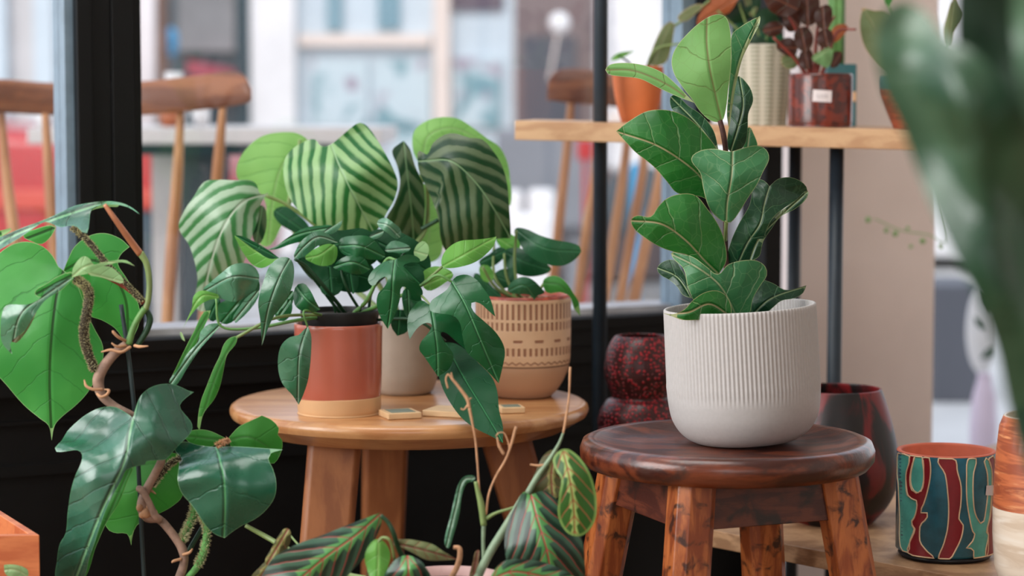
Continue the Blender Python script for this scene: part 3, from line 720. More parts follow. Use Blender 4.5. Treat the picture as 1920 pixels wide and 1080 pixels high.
chair('wooden chair with tilted spindles behind the black pole', [(1026, 182, 190, dr-.1), (1030, 150, 188, dr-.09), (1045, 132, 190, dr-.07), (1075, 127, 194, dr-.04), (1120, 132, 197, dr), (1180, 142, 204, dr+.06), (1240, 152, 212, dr+.12), (1262, 170, 208, dr+.15)],
      [([(1071, 190, dr), (1064, 270, dr), (1050, 400, dr), (1034, 560, dr+.02), (1028, 640, dr+.02)], [7, 9, 10, 10, 10]), ([(1126, 190, dr), (1115, 330, dr), (1100, 430, dr), (1080, 590, dr+.04), (1074, 640, dr+.04)], [7, 8, 10, 10, 10]),
       ([(1182, 200, dr+.06), (1172, 300, dr+.06), (1155, 420, dr+.06), (1122, 640, dr+.06)], [7, 9, 10, 10]), ([(1216, 205, dr+.08), (1205, 320, dr+.08), (1186, 430, dr+.08), (1150, 640, dr+.08)], [7, 9, 10, 10]),
       ([(1250, 208, dr+.1), (1238, 330, dr+.1), (1214, 440, dr+.1), (1172, 640, dr+.1)], [8, 11, 12, 12])],
      (P(1165, 0, dr).x+.1, dr+.22), .4, .5, dr, .02)

# ------------------------------------------------------------------ furniture
# round oak side table
TC = (P(768, 0, 2.85).x, 2.85); TZ = .454
tab = empty('side_table', (TC[0], TC[1], 0), 'round light oak side table carrying three plant pots', 'table')
mk('tabletop', [lathe([(.0001, TZ-.033), (.198, TZ-.033)], TC, 128), lathe([(.198, TZ-.033), (.2265, TZ-.0165)], TC, 128), lathe([(.2265, TZ-.0165), (.229, TZ-.0115), (.2292, TZ-.008), (.228, TZ-.004), (.224, TZ-.001), (.219, TZ), (.0001, TZ)], TC, 128)], M['oak'], tab, smooth=True)
def pleg(xt, dt, xb, db, w0, w1, rot, mat, root, ztop=None):
    a = P(xt, 830, dt); b = P(xb, 1080, db)
    if ztop is None: ztop = TZ-.03
    dirv = (b-a)/(b.z-a.z); top = a+dirv*(ztop-a.z); bot = a+dirv*(0-a.z)
    return mk('leg', [leg(top, bot, w0, w1, rot)], mat, root, bevel=.003)
pleg(628, 2.74, 607, 2.70, .066, .062, .06, M['oak_shade'], tab)
pleg(722, 3.0, 716, 3.03, .062, .052, .1, M['oak_shade'], tab)
pleg(950, 2.84, 1022, 2.84, .064, .058, .1, M['oak_shade'], tab)
# worn stool
SC = (.2417, 2.5); SZT = .459
stl = empty('wooden_stool', (SC[0], SC[1], 0), 'worn dark brown wooden stool with round dished seat', 'stool')
mk('seat', [lathe([(.0001, SZT-.034), (.145, SZT-.034), (.158, SZT-.031), (.165, SZT-.022), (.1655, SZT-.012), (.162, SZT-.003), (.155, SZT), (.146, SZT-.001), (.13, SZT-.006), (.10, SZT-.010), (.0001, SZT-.011)], SC, 128)], M['stool'], stl, smooth=True)
lg = {}
for nm, (dx, dy) in dict(front=(-.049, -.118), right=(.118, -.049), left=(-.118, .049), back=(.049, .118)).items():
    k = .44*.6
    top = Vector((SC[0]+dx*.97, SC[1]+dy*.97, SZT-.03)); bot = Vector((SC[0]+dx*1.62, SC[1]+dy*1.62, 0)); lg[nm] = (top, bot)
    mk('leg', [leg(top, bot, .046, .046, .38, cham=.45)], M['stoolleg'], stl, bevel=.0015)
def apr(a, b):
    A, B = lg[a], lg[b]; z0, z1 = SZT-.082, SZT-.033
    def at(Lg, z): t = (z-Lg[0].z)/(Lg[1].z-Lg[0].z); return Lg[0].lerp(Lg[1], t)
    n = (at(B, z1)-at(A, z1)).cross(Vector((0, 0, 1))).normalized()*.009
    return hull([at(A, z0)-n, at(B, z0)-n, at(B, z0)+n, at(A, z0)+n], [at(A, z1)-n, at(B, z1)-n, at(B, z1)+n, at(A, z1)+n])
for a, b in (('left', 'front'), ('front', 'right'), ('right', 'back'), ('back', 'left')):
    mk('apron', [apr(a, b)], M['apron'], stl, bevel=.001)
# low bench at right
bn = empty('low_bench', (.65, 3.0, 0), 'low pale wooden bench at bottom right under the vases', 'bench')
BZ = .300
bp = [(.222, 2.812), (.62, 2.37), (1.15, 3.16), (.84, 3.6)]
mk('bench_top', [prism(bp, BZ-.022, BZ)], M['bench'], bn, bevel=.0015)
for q in ((.33, 2.83), (.63, 2.52), (1.03, 3.12), (.74, 3.46)): mk('leg', [tube([(q[0], q[1], BZ-.022), (q[0], q[1], 0)], .011, 12, 1)], M['blackmetal'], bn, smooth=True)
# plinth behind the stool
plz = P(0, 862, 2.96).z
thing('plinth', 'black block behind the stool holding the dimpled vase', 'plinth', [box((P(1195, 0, 2.96).x-.066, 2.88, 0), (P(1195, 0, 2.96).x+.066, 3.04, plz))], M['black'], bevel=.002)
# tall rack with board
rk = empty('shelf_rack', (P(1340, 0, 3.2).x, 3.2, 0), 'black metal rack holding an oak board in front of the window', 'shelf')
FL, FR = P(965, 226, 3.2), P(1775, 245, 3.04)
tk = .0275
BL, BR = Vector((FL.x+.03, FL.y+.15, FL.z+.001)), Vector((FR.x+.0, FR.y+.52, FR.z+.001))
dz = Vector((0, 0, -tk))
mk('board', [hull([FL+dz, FR+dz, BR+dz, BL+dz], [FL, FR, BR, BL])], M['shelfwood'], rk, bevel=.0012)
mk('pole', [tube([(P(1126, 0, 3.235).x, 3.235, 0), (P(1126, 0, 3.235).x, 3.235, 2.4)], .0103, 16, 1)], M['blackmetal'], rk, smooth=True)
for px, d, r in ((1492, 3.40, .0100), (1570, 3.14, .0102)):
    mk('pole', [tube([(P(px, 0, d).x, d, 0), (P(px, 0, d).x, d, FR.z-.024)], r, 16, 1)], M['blackmetal'], rk, smooth=True)
def zshelf(p):   # height of the board's top at (X, Y)
    t = (p[0]-FL.x)/(FR.x-FL.x); return FL.z+(FR.z-FL.z)*t+.0005

# ------------------------------------------------------------------ pots
def pot(root, name, mat, px, D, prof, n=96, fn=None, z0=None, label=None):
    "prof: (radius px, y px) from bottom outside up over the rim; X centre px at depth D"
    c = (P(px, 0, D).x, D)
    pr = []
    for r, y in prof: pr.append((max(r, .05)*D/F, P(960, y, D).z))
    if z0 is not None:
        dz_ = z0-pr[0][1]; pr = [(r, z+dz_) for r, z in pr]
    return mk(name, [lathe(pr, c, n, fn)], mat, root, smooth=True, label=label), pr, c
def sp(pts, k=5):
    return [(v.x, v.y) for v in crom([(a, b, 0) for a, b in pts], k)]

# three tiles on the table
def tilething(px, yb, D, w, dd, rot, label, inlay=True):
    c = P(px, yb, D); z = TZ+.0003
    def ring(w_, d_, z_): return [(c.x+a*w_*math.cos(rot)-b*d_*math.sin(rot), c.y+a*w_*math.sin(rot)+b*d_*math.cos(rot), z_) for a, b in ((-.5, -.5), (.5, -.5), (.5, .5), (-.5, .5))]
    o = thing('wooden_tile', label, 'tile', [hull(ring(w, dd, z), ring(w, dd, z+.0075))], M['tile'], group='small tiles on the round table', bevel=.0012)
    if inlay: mk('inlay', [hull(ring(w*.72, dd*.72, z+.0074), ring(w*.72, dd*.72, z+.0079))], M['tilegrey'], o)
tilething(750, 775, 2.70, .042, .042, .35, 'small wooden tile with grey inlay nearest the orange pot')
tilething(850, 770, 2.72, .062, .05, -.35, 'largest plain wooden tile half hidden by the hanging leaf', False)
tilething(958, 765, 2.745, .030, .03, .2, 'small wooden tile with grey inlay under the patterned pot')

# wooden crate lower left
cr = empty('wooden_crate', (-.53, 2.33, 0), 'open orange wooden crate at the bottom left corner', 'crate')
zc = P(74, 1003, 2.3).z; c0 = P(74, 1003, 2.3)
Lp = Vector((c0.x-.30, 2.27, zc)); Bp = Vector((c0.x-.064, 2.425, zc)); 
e1 = (Lp-c0).normalized()*.30; e2 = (Bp-c0).normalized()*.20
n1 = e1.normalized()*.009; n2 = e2.normalized()*.009
Z = lambda v, z: Vector((v.x, v.y, z))
def cw(a, b, c, d): return hull([Z(a, .12), Z(b, .12), Z(c, .12), Z(d, .12)], [Z(a, zc), Z(b, zc), Z(c, zc), Z(d, zc)])
mk('side_panel', [cw(c0, c0+e1, c0+e1+n2, c0+n2)], M['crate'], cr, bevel=.001)
mk('side_panel', [cw(c0+e2, c0+e2+e1, c0+e2+e1-n2, c0+e2-n2)], M['crate'], cr, bevel=.001)
mk('side_panel', [cw(c0+n2, c0+e2-n2, c0+e2-n2+n1, c0+n2+n1)], M['crate'], cr, bevel=.001)
mk('side_panel', [cw(c0+e1+n2, c0+e1+e2-n2, c0+e1+e2-n2-n1, c0+e1+n2-n1)], M['crate'], cr, bevel=.001)
mk('crate_floor', [hull([Z(c0, .11), Z(c0+e1, .11), Z(c0+e1+e2, .11), Z(c0+e2, .11)], [Z(c0, .12), Z(c0+e1, .12), Z(c0+e1+e2, .12), Z(c0+e2, .12)])], M['crate'], cr)
for q in (c0+n1+n2, c0+e1-n1+n2, c0+e2+n1-n2, c0+e1+e2-n1-n2): mk('leg', [tube([Z(q, 0), Z(q, .112)], .008, 10, 1)], M['crate'], cr, smooth=True)

# vases and mugs on bench / plinth
vz = thing('dimpled_vase', 'dark red double-bulbed vase with raised dots behind the stool', 'vase',
      [lathe([(r*2.96/F, P(0, y, 2.96).z) for r, y in sp([(2, 862), (62, 862), (74, 840), (81, 805), (78, 775), (66, 752), (54, 744), (60, 728), (68, 705), (68, 680), (62, 652), (52, 634), (46, 629), (43, 632), (52, 655), (56, 690), (2, 700)])], (P(1201, 0, 2.96).x, 2.96), 96)], M['dots'], smooth=True)
thing('glazed_vase', 'large glossy dark red and black vase behind the stool', 'vase',
      [lathe([(r*2.84/F, P(0, y, 2.84).z) for r, y in sp([(2, 991), (50, 991), (62, 985), (95, 950), (113, 915), (119, 875), (114, 830), (100, 775), (86, 733), (83, 729), (80, 732), (92, 775), (104, 830), (108, 880), (2, 960)])], (P(1569, 0, 2.84).x, 2.84), 96)], M['oxblood'], smooth=True)
rv = empty('striped_vase', (P(1968, 0, 2.42).x, 2.42, BZ), 'orange banded vase with cream base at the right edge', 'vase')
cxy = (P(1968, 0, 2.42).x, 2.42); sc = lambda l: [(r*2.42/F, z) for r, z in l]
zz = lambda y: P(0, y, 2.42).z
mk('body', [lathe([(r, z) for r, z in sc([(84, zz(780)), (92, zz(800)), (97, zz(850)), (100, zz(900)), (101, zz(955))])]+[], cxy, 96)], M['banded'], rv, smooth=True)
mk('glazed_base', [lathe(sc([(101.5, zz(950)), (101, zz(1000)), (97, zz(1060)), (84, zz(1100)), (60, BZ), (1, BZ)]), cxy, 96)], M['cream'], rv, smooth=True)
mk('rim', [lathe(sc([(84, zz(781)), (82, zz(778)), (79, zz(781)), (88, zz(850)), (90, zz(1000)), (1, zz(1050))]), cxy, 96)], M['cream'], rv, smooth=True)
# painted mug
md_ = 2.62; mcx = 1776; mr = 92.5
mug = empty('painted_pot', (P(mcx, 0, md_).x, md_, BZ), 'small round pot painted with teal and dark red wavy bands', 'pot')
mc = (P(mcx, 0, md_).x, md_); mz = lambda y: P(0, y, md_).z; R = mr*md_/F
ytop, ybot = 843, 1040
mk('body', [lathe([(R*.9, BZ+.006), (R, BZ+.010), (R, mz(ytop+2))], mc, 96)], M['mugteal'], mug, smooth=True)
mk('clay_rim', [lathe([(R, mz(ytop+2)), (R*.99, mz(ytop)), (R*.93, mz(ytop)), (R*.9, mz(ytop+4)), (R*.9, mz(1020)), (.0005, mz(1022))], mc, 96)], M['mugclay'], mug, smooth=True)
mk('foot', [lathe([(.0005, BZ), (R*.9, BZ), (R*.95, BZ+.004), (R*.9, BZ+.0062)], mc, 96)], M['mugbase'], mug, smooth=True)
def onmug(x, y, off):
    px = x/3.375+1480; py = y/3.375+760
    s = max(-.999, min(.999, (px-mcx)/mr)); an = math.asin(s)
    r = R+off; yy = md_-r*math.cos(an)
    front = 45/mr*0
    z0, z1 = BZ+.0075, mz(ytop+3)
    # the drawing's top and bottom edges follow the near rim and foot of the pot
    cu = math.cos(an)
    yt = 842+12*cu; yb = 1038+14*cu
    t = (py-yt)/(yb-yt); t = max(0.0, min(1.0, t))
    return Vector((mc[0]+r*math.sin(an), yy, z1+(z0-z1)*t))
def patch(mat, pts, off):
    v2, faces, ol = polymesh([(a, b) for a, b in pts], 14)
    vs = [onmug(x, y, off) for x, y in v2]; fs = []
    for f in faces:
        a, b, c = [vs[i] for i in f[:3]]; n_ = (b-a).cross(c-a); fs.append(f if n_.y < 0 else f[::-1])
    o = mk('painted_band', [(vs, fs)], M[mat], mug, smooth=True)
    loop = [onmug(p[0], p[1], off) for p in ol[::2]]; loop.append(loop[0])
    mk('relief_line', [tube(loop, .0009, 6, 1)], M['mugline'], mug, smooth=True)
patch('mugturq', [(688, 290), (735, 305), (722, 420), (722, 520), (735, 580), (775, 600), (770, 700), (750, 755), (765, 790), (745, 870), (735, 950), (703, 930), (696, 700), (690, 500)], .0002)
patch('mugred', [(740, 300), (765, 300), (755, 340), (745, 400), (740, 470), (750, 530), (775, 550), (800, 535), (812, 480), (812, 400), (806, 300), (835, 300), (850, 370), (848, 450), (830, 560), (815, 620), (800, 680), (835, 680), (830, 720), (800, 760), (795, 820), (800, 880), (840, 940), (878, 990), (820, 990), (738, 955), (745, 880), (770, 790), (750, 750), (770, 700), (775, 600), (738, 580), (724, 500), (722, 420), (735, 350)], .0004)
patch('mugturq', [(765, 305), (800, 305), (812, 400), (810, 480), (795, 540), (770, 545), (748, 500), (745, 420), (755, 350)], .0003)
patch('mugred', [(895, 315), (990, 318), (1010, 400), (1035, 500), (1035, 620), (1025, 730), (1050, 745), (1045, 830), (1010, 920), (960, 1000), (905, 1000), (935, 880), (955, 780), (960, 650), (950, 520), (935, 420)], .0003)
patch('mugturq', [(1080, 318), (1130, 318), (1115, 420), (1115, 560), (1130, 680), (1170, 750), (1190, 750), (1210, 650), (1220, 550), (1215, 420), (1190, 322), (1220, 322), (1250, 400), (1250, 560), (1240, 700), (1215, 810), (1230, 830), (1215, 990), (1135, 1000), (1120, 920), (1075, 912), (1110, 880), (1130, 820), (1115, 800), (1095, 720), (1075, 600), (1070, 430)], .0003)
patch('mugred', [(1225, 318), (1270, 312), (1280, 500), (1275, 700), (1283, 975), (1215, 985), (1230, 830), (1220, 790), (1245, 700), (1255, 560), (1250, 400)], .0005)
lab = [(1205, 497), (1282, 500), (1277, 568), (1200, 562)]
v2, faces, ol = polymesh([(a, b, 1) for a, b in lab], 20)
mk('price_label', [([onmug(x, y, .0012) for x, y in v2], [f[::-1] for f in faces])], M['tag'], mug)
# ------------------------------------------------------------------ potted plants
def plant(name, label, px, D, z, group=None):
    return empty(name, (P(px, 0, D).x, D, z), label, 'potted plant', group)

# ---- fiddle leaf fig in the fluted pot
fz = SZT-.0105
fig = plant('fiddle_leaf_fig', 'fiddle leaf fig in grey-white fluted pot on the worn stool', 1404, 2.53, fz)
fd = 2.53; k = fd/F
def flute(r, z, a):
    h = (z-fz)
    f = min(1, max(0, (h-.052)/.006))*min(1, max(0, (.166-h)/.002))
    return r-(.00105*(.5-.5*math.cos(a*112)))*f if r > .07 else r
hp = (842-584)*k
prof = sp([(2, 0), (78, 0), (100, 4), (122, 20), (137, 45), (143, 75), (145.5, 110)], 4)
prof += [(145, 112+i*6) for i in range(1, 24)]
prof = [(r, h) for r, h in prof if h < 250]
prof = [(r-(max(0, h-110)/140*1.5), h) for r, h in prof]+[(143.5, 250), (143.2, 254), (142, 256), (139.5, 256), (138, 253), (136, 200), (130, 150)]
g0 = lathe([(r*k, fz+h*k) for r, h in prof[:-2]+[(138*1., 200), (134, 175)]], (P(1400, 0, fd).x, fd), 672, flute)
tilt = Matrix.Rotation(math.radians(-3.3), 4, 'Y'); base = Vector((P(1400, 0, fd).x, fd, fz))
g0 = ([base+tilt @ (Vector(v)-base)+Vector((0, 0, .0025)) for v in g0[0]], g0[1])
mk('pot', [g0], M['whitepot'], fig, smooth=True)
g1 = disc((base.x, base.y), 134*k, fz+185*k); g1 = ([base+tilt @ (Vector(v)-base) for v in g1[0]], g1[1])
mk('soil', [g1], M['soil'], fig)
T = 2.53
stem(fig, M['st_bark'], [(1375, 640, T), (1370, 560, T), (1362, 500, T), (1360, 430, T+.005), (1362, 360, T+.01), (1361, 290, T), (1357, 255, T-.01), (1350, 226, T-.01)], [6, 6, 5.5, 5, 5, 5, 5.5, 5])
leaf(fig, M['fid_top'], T+.03, [(1155, 246, 1), (1181, 226), (1215, 208), (1255, 207), (1290, 221), (1320, 248), (1345, 282), (1352, 330), (1343, 374), (1310, 368), (1270, 362), (1250, 340), (1225, 312), (1190, 284)],
     [(1348, 378, 0), (1325, 345, -2), (1290, 310, -4), (1230, 272, -5), (1157, 247, -4)], (.55, .35), .3)
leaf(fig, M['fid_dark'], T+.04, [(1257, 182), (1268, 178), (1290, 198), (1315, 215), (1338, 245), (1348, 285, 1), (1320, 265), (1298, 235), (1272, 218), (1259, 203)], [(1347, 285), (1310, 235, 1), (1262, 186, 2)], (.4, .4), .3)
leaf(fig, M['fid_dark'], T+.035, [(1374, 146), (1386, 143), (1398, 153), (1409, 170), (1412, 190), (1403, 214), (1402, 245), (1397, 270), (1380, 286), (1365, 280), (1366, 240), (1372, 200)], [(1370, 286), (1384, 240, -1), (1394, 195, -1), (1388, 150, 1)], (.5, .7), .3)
leaf(fig, M['fid_mid'], T+.045, [(1404, 238), (1412, 248), (1421, 276), (1412, 300), (1395, 290), (1396, 258)], [(1400, 295), (1406, 242)], (.4, .4), 0)
leaf(fig, M['fid_pale'], T+.01, [(1135, 131), (1142, 122), (1160, 118), (1190, 119), (1220, 126), (1245, 138), (1270, 160), (1302, 193, 1), (1270, 181), (1235, 165), (1200, 148), (1160, 143), (1140, 139)], [(1302, 193), (1250, 158, 1), (1190, 133, 2), (1136, 131, 3)], (.7, .7), .2)
leaf(fig, M['fid_mid'], T, [(1425, 30, 1), (1412, 36), (1390, 49), (1372, 66), (1371, 110), (1366, 170), (1363, 215), (1367, 243, 1), (1371, 215), (1378, 165), (1393, 107), (1411, 70)], [(1366, 242), (1374, 170), (1388, 110), (1408, 65), (1423, 33)], (.9, .3), 0, step=6,
     extra=[([(1426, 31, 1), (1424, 45), (1410, 72), (1392, 110), (1379, 165), (1371, 216), (1367, 243, 1), (1370, 190), (1378, 145), (1390, 100), (1405, 66)], [(1367, 242), (1378, 160), (1424, 34)], -.006, (.5, .5))])
leaf(fig, M['fid_pale'], T-.01, [(1352, 229), (1332, 226), (1312, 208), (1298, 187), (1281, 165), (1265, 141), (1259, 115), (1267, 90), (1290, 62), (1318, 38), (1342, 27), (1360, 31), (1368, 50), (1371, 85), (1370, 130), (1366, 165), (1362, 200), (1357, 222)],
     [(1353, 228), (1342, 180, -1), (1331, 130, -2), (1325, 80, -1.5), (1326, 32, 0)], (.25, .35), .25)
leaf(fig, M['fid_top'], T-.02, [(1183, 412), (1195, 404), (1220, 406), (1234, 387), (1252, 371), (1280, 363), (1305, 367), (1326, 391), (1346, 420), (1358, 450), (1362, 488), (1348, 514, 1), (1320, 509), (1303, 492), (1290, 479), (1265, 473), (1235, 462), (1205, 443), (1188, 428)],
     [(1347, 513), (1320, 487, -1.5), (1285, 450, -3), (1240, 420, -4), (1185, 414, -4)], (.45, .3), .3)
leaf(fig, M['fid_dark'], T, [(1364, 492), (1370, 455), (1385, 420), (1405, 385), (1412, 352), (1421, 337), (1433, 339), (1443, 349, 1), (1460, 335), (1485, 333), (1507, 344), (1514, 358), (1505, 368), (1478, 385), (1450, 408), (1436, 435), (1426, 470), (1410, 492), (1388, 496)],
     [(1384, 494), (1402, 455, -1), (1425, 420, -2), (1434, 380, -1.5), (1443, 350, 0)], (.5, .4), .35,
     extra=[([(1514, 357), (1513, 371), (1492, 391), (1464, 406), (1446, 430), (1430, 455), (1424, 480), (1404, 492, 1), (1414, 462), (1434, 425), (1462, 398), (1494, 374)], [(1405, 490), (1430, 440), (1512, 362)], -.012, (.5, .5))])
leaf(fig, M['fid_mid'], T-.03, [(1296, 298), (1312, 283), (1340, 279), (1370, 284), (1395, 277), (1420, 273), (1437, 281), (1442, 298), (1431, 322), (1420, 345), (1402, 372), (1388, 395), (1370, 417), (1355, 415), (1335, 398), (1325, 378), (1318, 350), (1313, 325)],
     [(1362, 418), (1364, 380, -1), (1372, 330, -2), (1374, 283, -1.5)], (.35, .3), .3)
stem(fig, M['st_olive'], [(1362, 412, T-.03), (1361, 430, T-.02), (1360, 450, T)], [4, 3.5, 4], 'petiole')
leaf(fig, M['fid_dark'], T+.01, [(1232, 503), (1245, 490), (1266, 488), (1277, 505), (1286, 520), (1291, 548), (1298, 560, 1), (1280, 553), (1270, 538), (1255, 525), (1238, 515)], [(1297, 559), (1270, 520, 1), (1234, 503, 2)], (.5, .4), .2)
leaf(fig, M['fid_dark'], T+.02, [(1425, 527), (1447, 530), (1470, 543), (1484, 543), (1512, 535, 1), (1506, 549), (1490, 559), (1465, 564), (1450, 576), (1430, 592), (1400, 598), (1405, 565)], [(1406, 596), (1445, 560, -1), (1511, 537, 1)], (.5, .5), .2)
leaf(fig, M['fid_mid'], T-.02, [(1258, 475), (1280, 477), (1300, 482), (1325, 500), (1346, 514), (1365, 496), (1395, 488), (1420, 489), (1435, 500), (1438, 516), (1426, 535), (1412, 560), (1404, 590), (1380, 604), (1345, 602), (1320, 592), (1305, 572), (1290, 540), (1282, 505)],
     [(1384, 602), (1368, 565, -2), (1345, 530, -3), (1305, 500, -3), (1262, 478, -1)], (.35, .35), .3)
leaf(fig, M['fid_top'], T-.055, [(1243, 587, 1), (1262, 589), (1283, 580), (1300, 562), (1322, 548), (1345, 545), (1362, 555), (1371, 575), (1368, 594), (1340, 597), (1310, 600), (1280, 600), (1262, 594)], [(1368, 592), (1330, 570, -1), (1290, 586, -2), (1244, 588, -1)], (.4, .4), .2)

# ---- calathea in the grey pot (rear)
cd = 2.93
cal = plant('calathea', 'large round-leaved striped plant in grey pot behind the orange pot', 758, cd, TZ)
pot(cal, 'pot', M['greypot'], 758, cd, sp([(2, 735), (46, 735), (60, 715), (66, 680), (68, 620), (68, 588), (66, 586), (64, 590), (62, 610)], 5), z0=TZ)
mk('soil', [disc((P(758, 0, cd).x, cd), 63*cd/F, P(0, 612, cd).z)], M['soil'], cal)
def st(root, mat, pts, r, nm='stem'): return stem(root, M[mat], pts, r, nm)
st(cal, 'st_olive', [(750, 615, cd), (700, 520, cd-.02), (600, 430, cd-.04), (540, 385, cd-.05), (497, 366, cd-.06)], [6, 5, 4, 3.5, 3.5])
st(cal, 'st_olive', [(752, 615, cd), (720, 500, cd), (660, 380, cd), (620, 272, cd-.02)], [6, 5, 4, 3.5])
st(cal, 'st_olive', [(755, 615, cd), (640, 520, cd+.05), (545, 420, cd+.06), (562, 262, cd+.06)], [6, 5, 4, 3])
st(cal, 'st_olive', [(758, 615, cd), (770, 480, cd), (800, 420, cd+.02), (800, 300, cd-.02)], [6, 5, 4, 3.5])
st(cal, 'st_dark', [(790, 430, cd-.03), (822, 412, cd-.03)], [4, 4])
st(cal, 'st_olive', [(760, 615, cd), (765, 450, cd+.02), (757, 270, cd+.02)], [6, 5, 4])
st(cal, 'st_olive', [(762, 615, cd), (785, 450, cd+.08), (792, 290, cd+.08)], [6, 5, 4])
leaf(cal, M['cal_under'], cd+.07, [(443, 325), (448, 300), (468, 272), (495, 254), (530, 248), (560, 251), (580, 268), (575, 300), (560, 345), (545, 385), (525, 430), (505, 461), (486, 455), (495, 420), (498, 380), (475, 350), (450, 340)], [(574, 262), (535, 300, -1), (515, 355, -1), (503, 456, 2)], (.2, .3), .3)
leaf(cal, M['cal_under'], cd+.09, [(773, 268), (777, 245), (797, 228), (825, 220), (857, 222), (882, 236), (911, 258), (936, 275), (950, 300), (956, 330), (957, 385), (944, 370), (900, 290), (850, 275), (815, 285), (795, 310), (778, 292)], [(792, 300), (803, 255, -1), (850, 240, -1), (905, 270), (950, 330, 2)], (.3, .3), .3)
leaf(cal, M['cal_under'], cd+.04, [(793, 345), (812, 368), (824, 405), (830, 440), (825, 480), (800, 492), (780, 470), (788, 430), (790, 385)], [(800, 485), (806, 420), (797, 350)], (.2, .2), .1)
leaf(cal, M['basketleaf'], cd+.03, [(513, 396), (535, 387), (556, 400), (580, 425), (578, 442), (548, 434), (522, 417)], [(520, 398), (578, 438)], (.3, .3), .1)
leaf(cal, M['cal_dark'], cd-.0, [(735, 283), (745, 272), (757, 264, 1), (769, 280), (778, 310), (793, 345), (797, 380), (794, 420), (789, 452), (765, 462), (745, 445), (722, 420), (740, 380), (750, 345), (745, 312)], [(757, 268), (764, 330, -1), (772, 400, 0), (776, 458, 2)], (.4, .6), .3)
leaf(cal, M['cal_silver'], cd-.07, [(335, 427), (343, 400), (362, 370), (383, 341), (405, 337), (440, 338), (470, 338), (481, 346), (489, 364), (504, 361, 1), (490, 380), (484, 410), (470, 450), (452, 505), (420, 552), (385, 584), (366, 574), (370, 520), (356, 463)], [(500, 364, 1), (455, 380, -1), (420, 425, -2), (395, 495, 0), (378, 580, 3)], (.35, .45), .4)
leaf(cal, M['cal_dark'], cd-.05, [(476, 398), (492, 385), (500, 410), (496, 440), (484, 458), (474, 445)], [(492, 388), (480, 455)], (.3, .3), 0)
leaf(cal, M['cal'], cd-.06, [(532, 330), (533, 302), (545, 282), (570, 266), (590, 261), (602, 274), (618, 272), (640, 255), (660, 238), (675, 230), (690, 238), (706, 260), (721, 285), (738, 318), (746, 345), (739, 375), (725, 400), (712, 425), (690, 445), (655, 448), (620, 440), (590, 420), (560, 395), (540, 365)], [(620, 268, 1), (636, 310, -1.5), (660, 360, -2), (702, 438, 2)], (.3, .35), .4)
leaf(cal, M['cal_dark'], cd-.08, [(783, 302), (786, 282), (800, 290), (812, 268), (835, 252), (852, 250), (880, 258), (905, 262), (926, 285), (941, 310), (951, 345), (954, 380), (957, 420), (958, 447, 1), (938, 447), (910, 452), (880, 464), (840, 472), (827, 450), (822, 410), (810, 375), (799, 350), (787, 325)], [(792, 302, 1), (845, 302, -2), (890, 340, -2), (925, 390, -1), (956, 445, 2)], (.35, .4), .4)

# ---- split-leaved trailing plant in the orange pot
rd = 2.74
rha = plant('trailing_split_leaf_plant', 'glossy split-leaved trailing plant in orange and beige pot', 636, rd, TZ)
pot(rha, 'pot', M['orange'], 635, rd, sp([(78, 737), (80, 725), (81.5, 690), (82.5, 640), (83, 612), (83.2, 603), (82.5, 599), (81, 597), (79.5, 599), (78, 610), (76, 640)], 3), z0=TZ+(768-737)*rd/F-.001)
pot(rha, 'unglazed_base', M['bisque'], 636, rd, sp([(1, 768), (73, 768), (77, 765), (78.5, 758), (79, 737), (78, 735.5)], 3), z0=TZ)
pot(rha, 'inner_pot', M['innerpot'], 638, rd, sp([(60, 660), (72, 600), (74, 583), (72, 580), (70, 583), (69, 600)], 3))
mk('soil', [disc((P(638, 0, rd).x, rd), 70*rd/F, P(0, 590, rd).z)], M['soil'], rha)
d = rd-.03
for pts, r, m in (([(650, 590, rd), (610, 540, d-.01), (575, 500, d-.02), (553, 486, d-.03)], [4, 4, 3.5, 3], 'st_dark'), ([(640, 590, rd), (590, 525, d), (560, 492, d-.02)], [3.5, 3, 2.5], 'st_dark'),
                  ([(645, 590, rd), (560, 600, d-.03), (480, 615, d-.04), (415, 612, d-.05), (405, 560, d-.05)], [4, 3.5, 3, 2.5, 2], 'st_green'), ([(610, 590, rd-.04), (520, 595, d-.05), (445, 632, d-.06)], [3, 3, 3], 'st_olive'),
                  ([(600, 590, rd-.05), (570, 583, d-.07), (577, 614, d-.07)], [2.5, 2.2, 2], 'st_green'), ([(660, 590, rd), (690, 560, d-.02), (722, 490, d-.03), (742, 487, d-.04)], [4, 4, 3, 3], 'st_green'),
                  ([(670, 590, rd), (740, 560, d-.02), (790, 535, d-.04), (820, 516, d-.05), (848, 529, d-.05)], [4, 3.5, 3, 3, 2.5], 'st_green'), ([(790, 535, d-.03), (829, 500, d-.04)], [3, 2.5], 'st_olive'),
                  ([(780, 545, d-.03), (796, 560, d-.05), (808, 573, d-.06)], [2.5, 2.2, 2], 'st_olive'), ([(680, 590, rd), (650, 540, d), (640, 500, d), (660, 470, d)], [3, 3, 2.5, 2.5], 'st_dark'),
                  ([(690, 590, rd), (700, 540, d+.02), (740, 500, d+.02), (760, 470, d+.02)], [3, 3, 2.5, 2.5], 'st_dark'), ([(630, 590, rd-.01), (622, 562, rd-.02), (610, 552, rd-.03)], [2, 2, 1.5], 'st_dark'), ([(700, 600, rd), (780, 600, d), (835, 640, d)], [3, 3, 3], 'st_dark')):
    st(rha, m, pts, r)
L = lambda m, dd, ol, md, cup=(.35, .35), w=.3, **kw: leaf(rha, M[m], d+dd, ol, md, cup, w, **kw)
L('rha_deep', .03, [(600, 430), (640, 432), (680, 428), (700, 440), (712, 462), (705, 490), (680, 500), (640, 498), (605, 490), (598, 460)], [(605, 462), (660, 455, -1), (708, 470)])
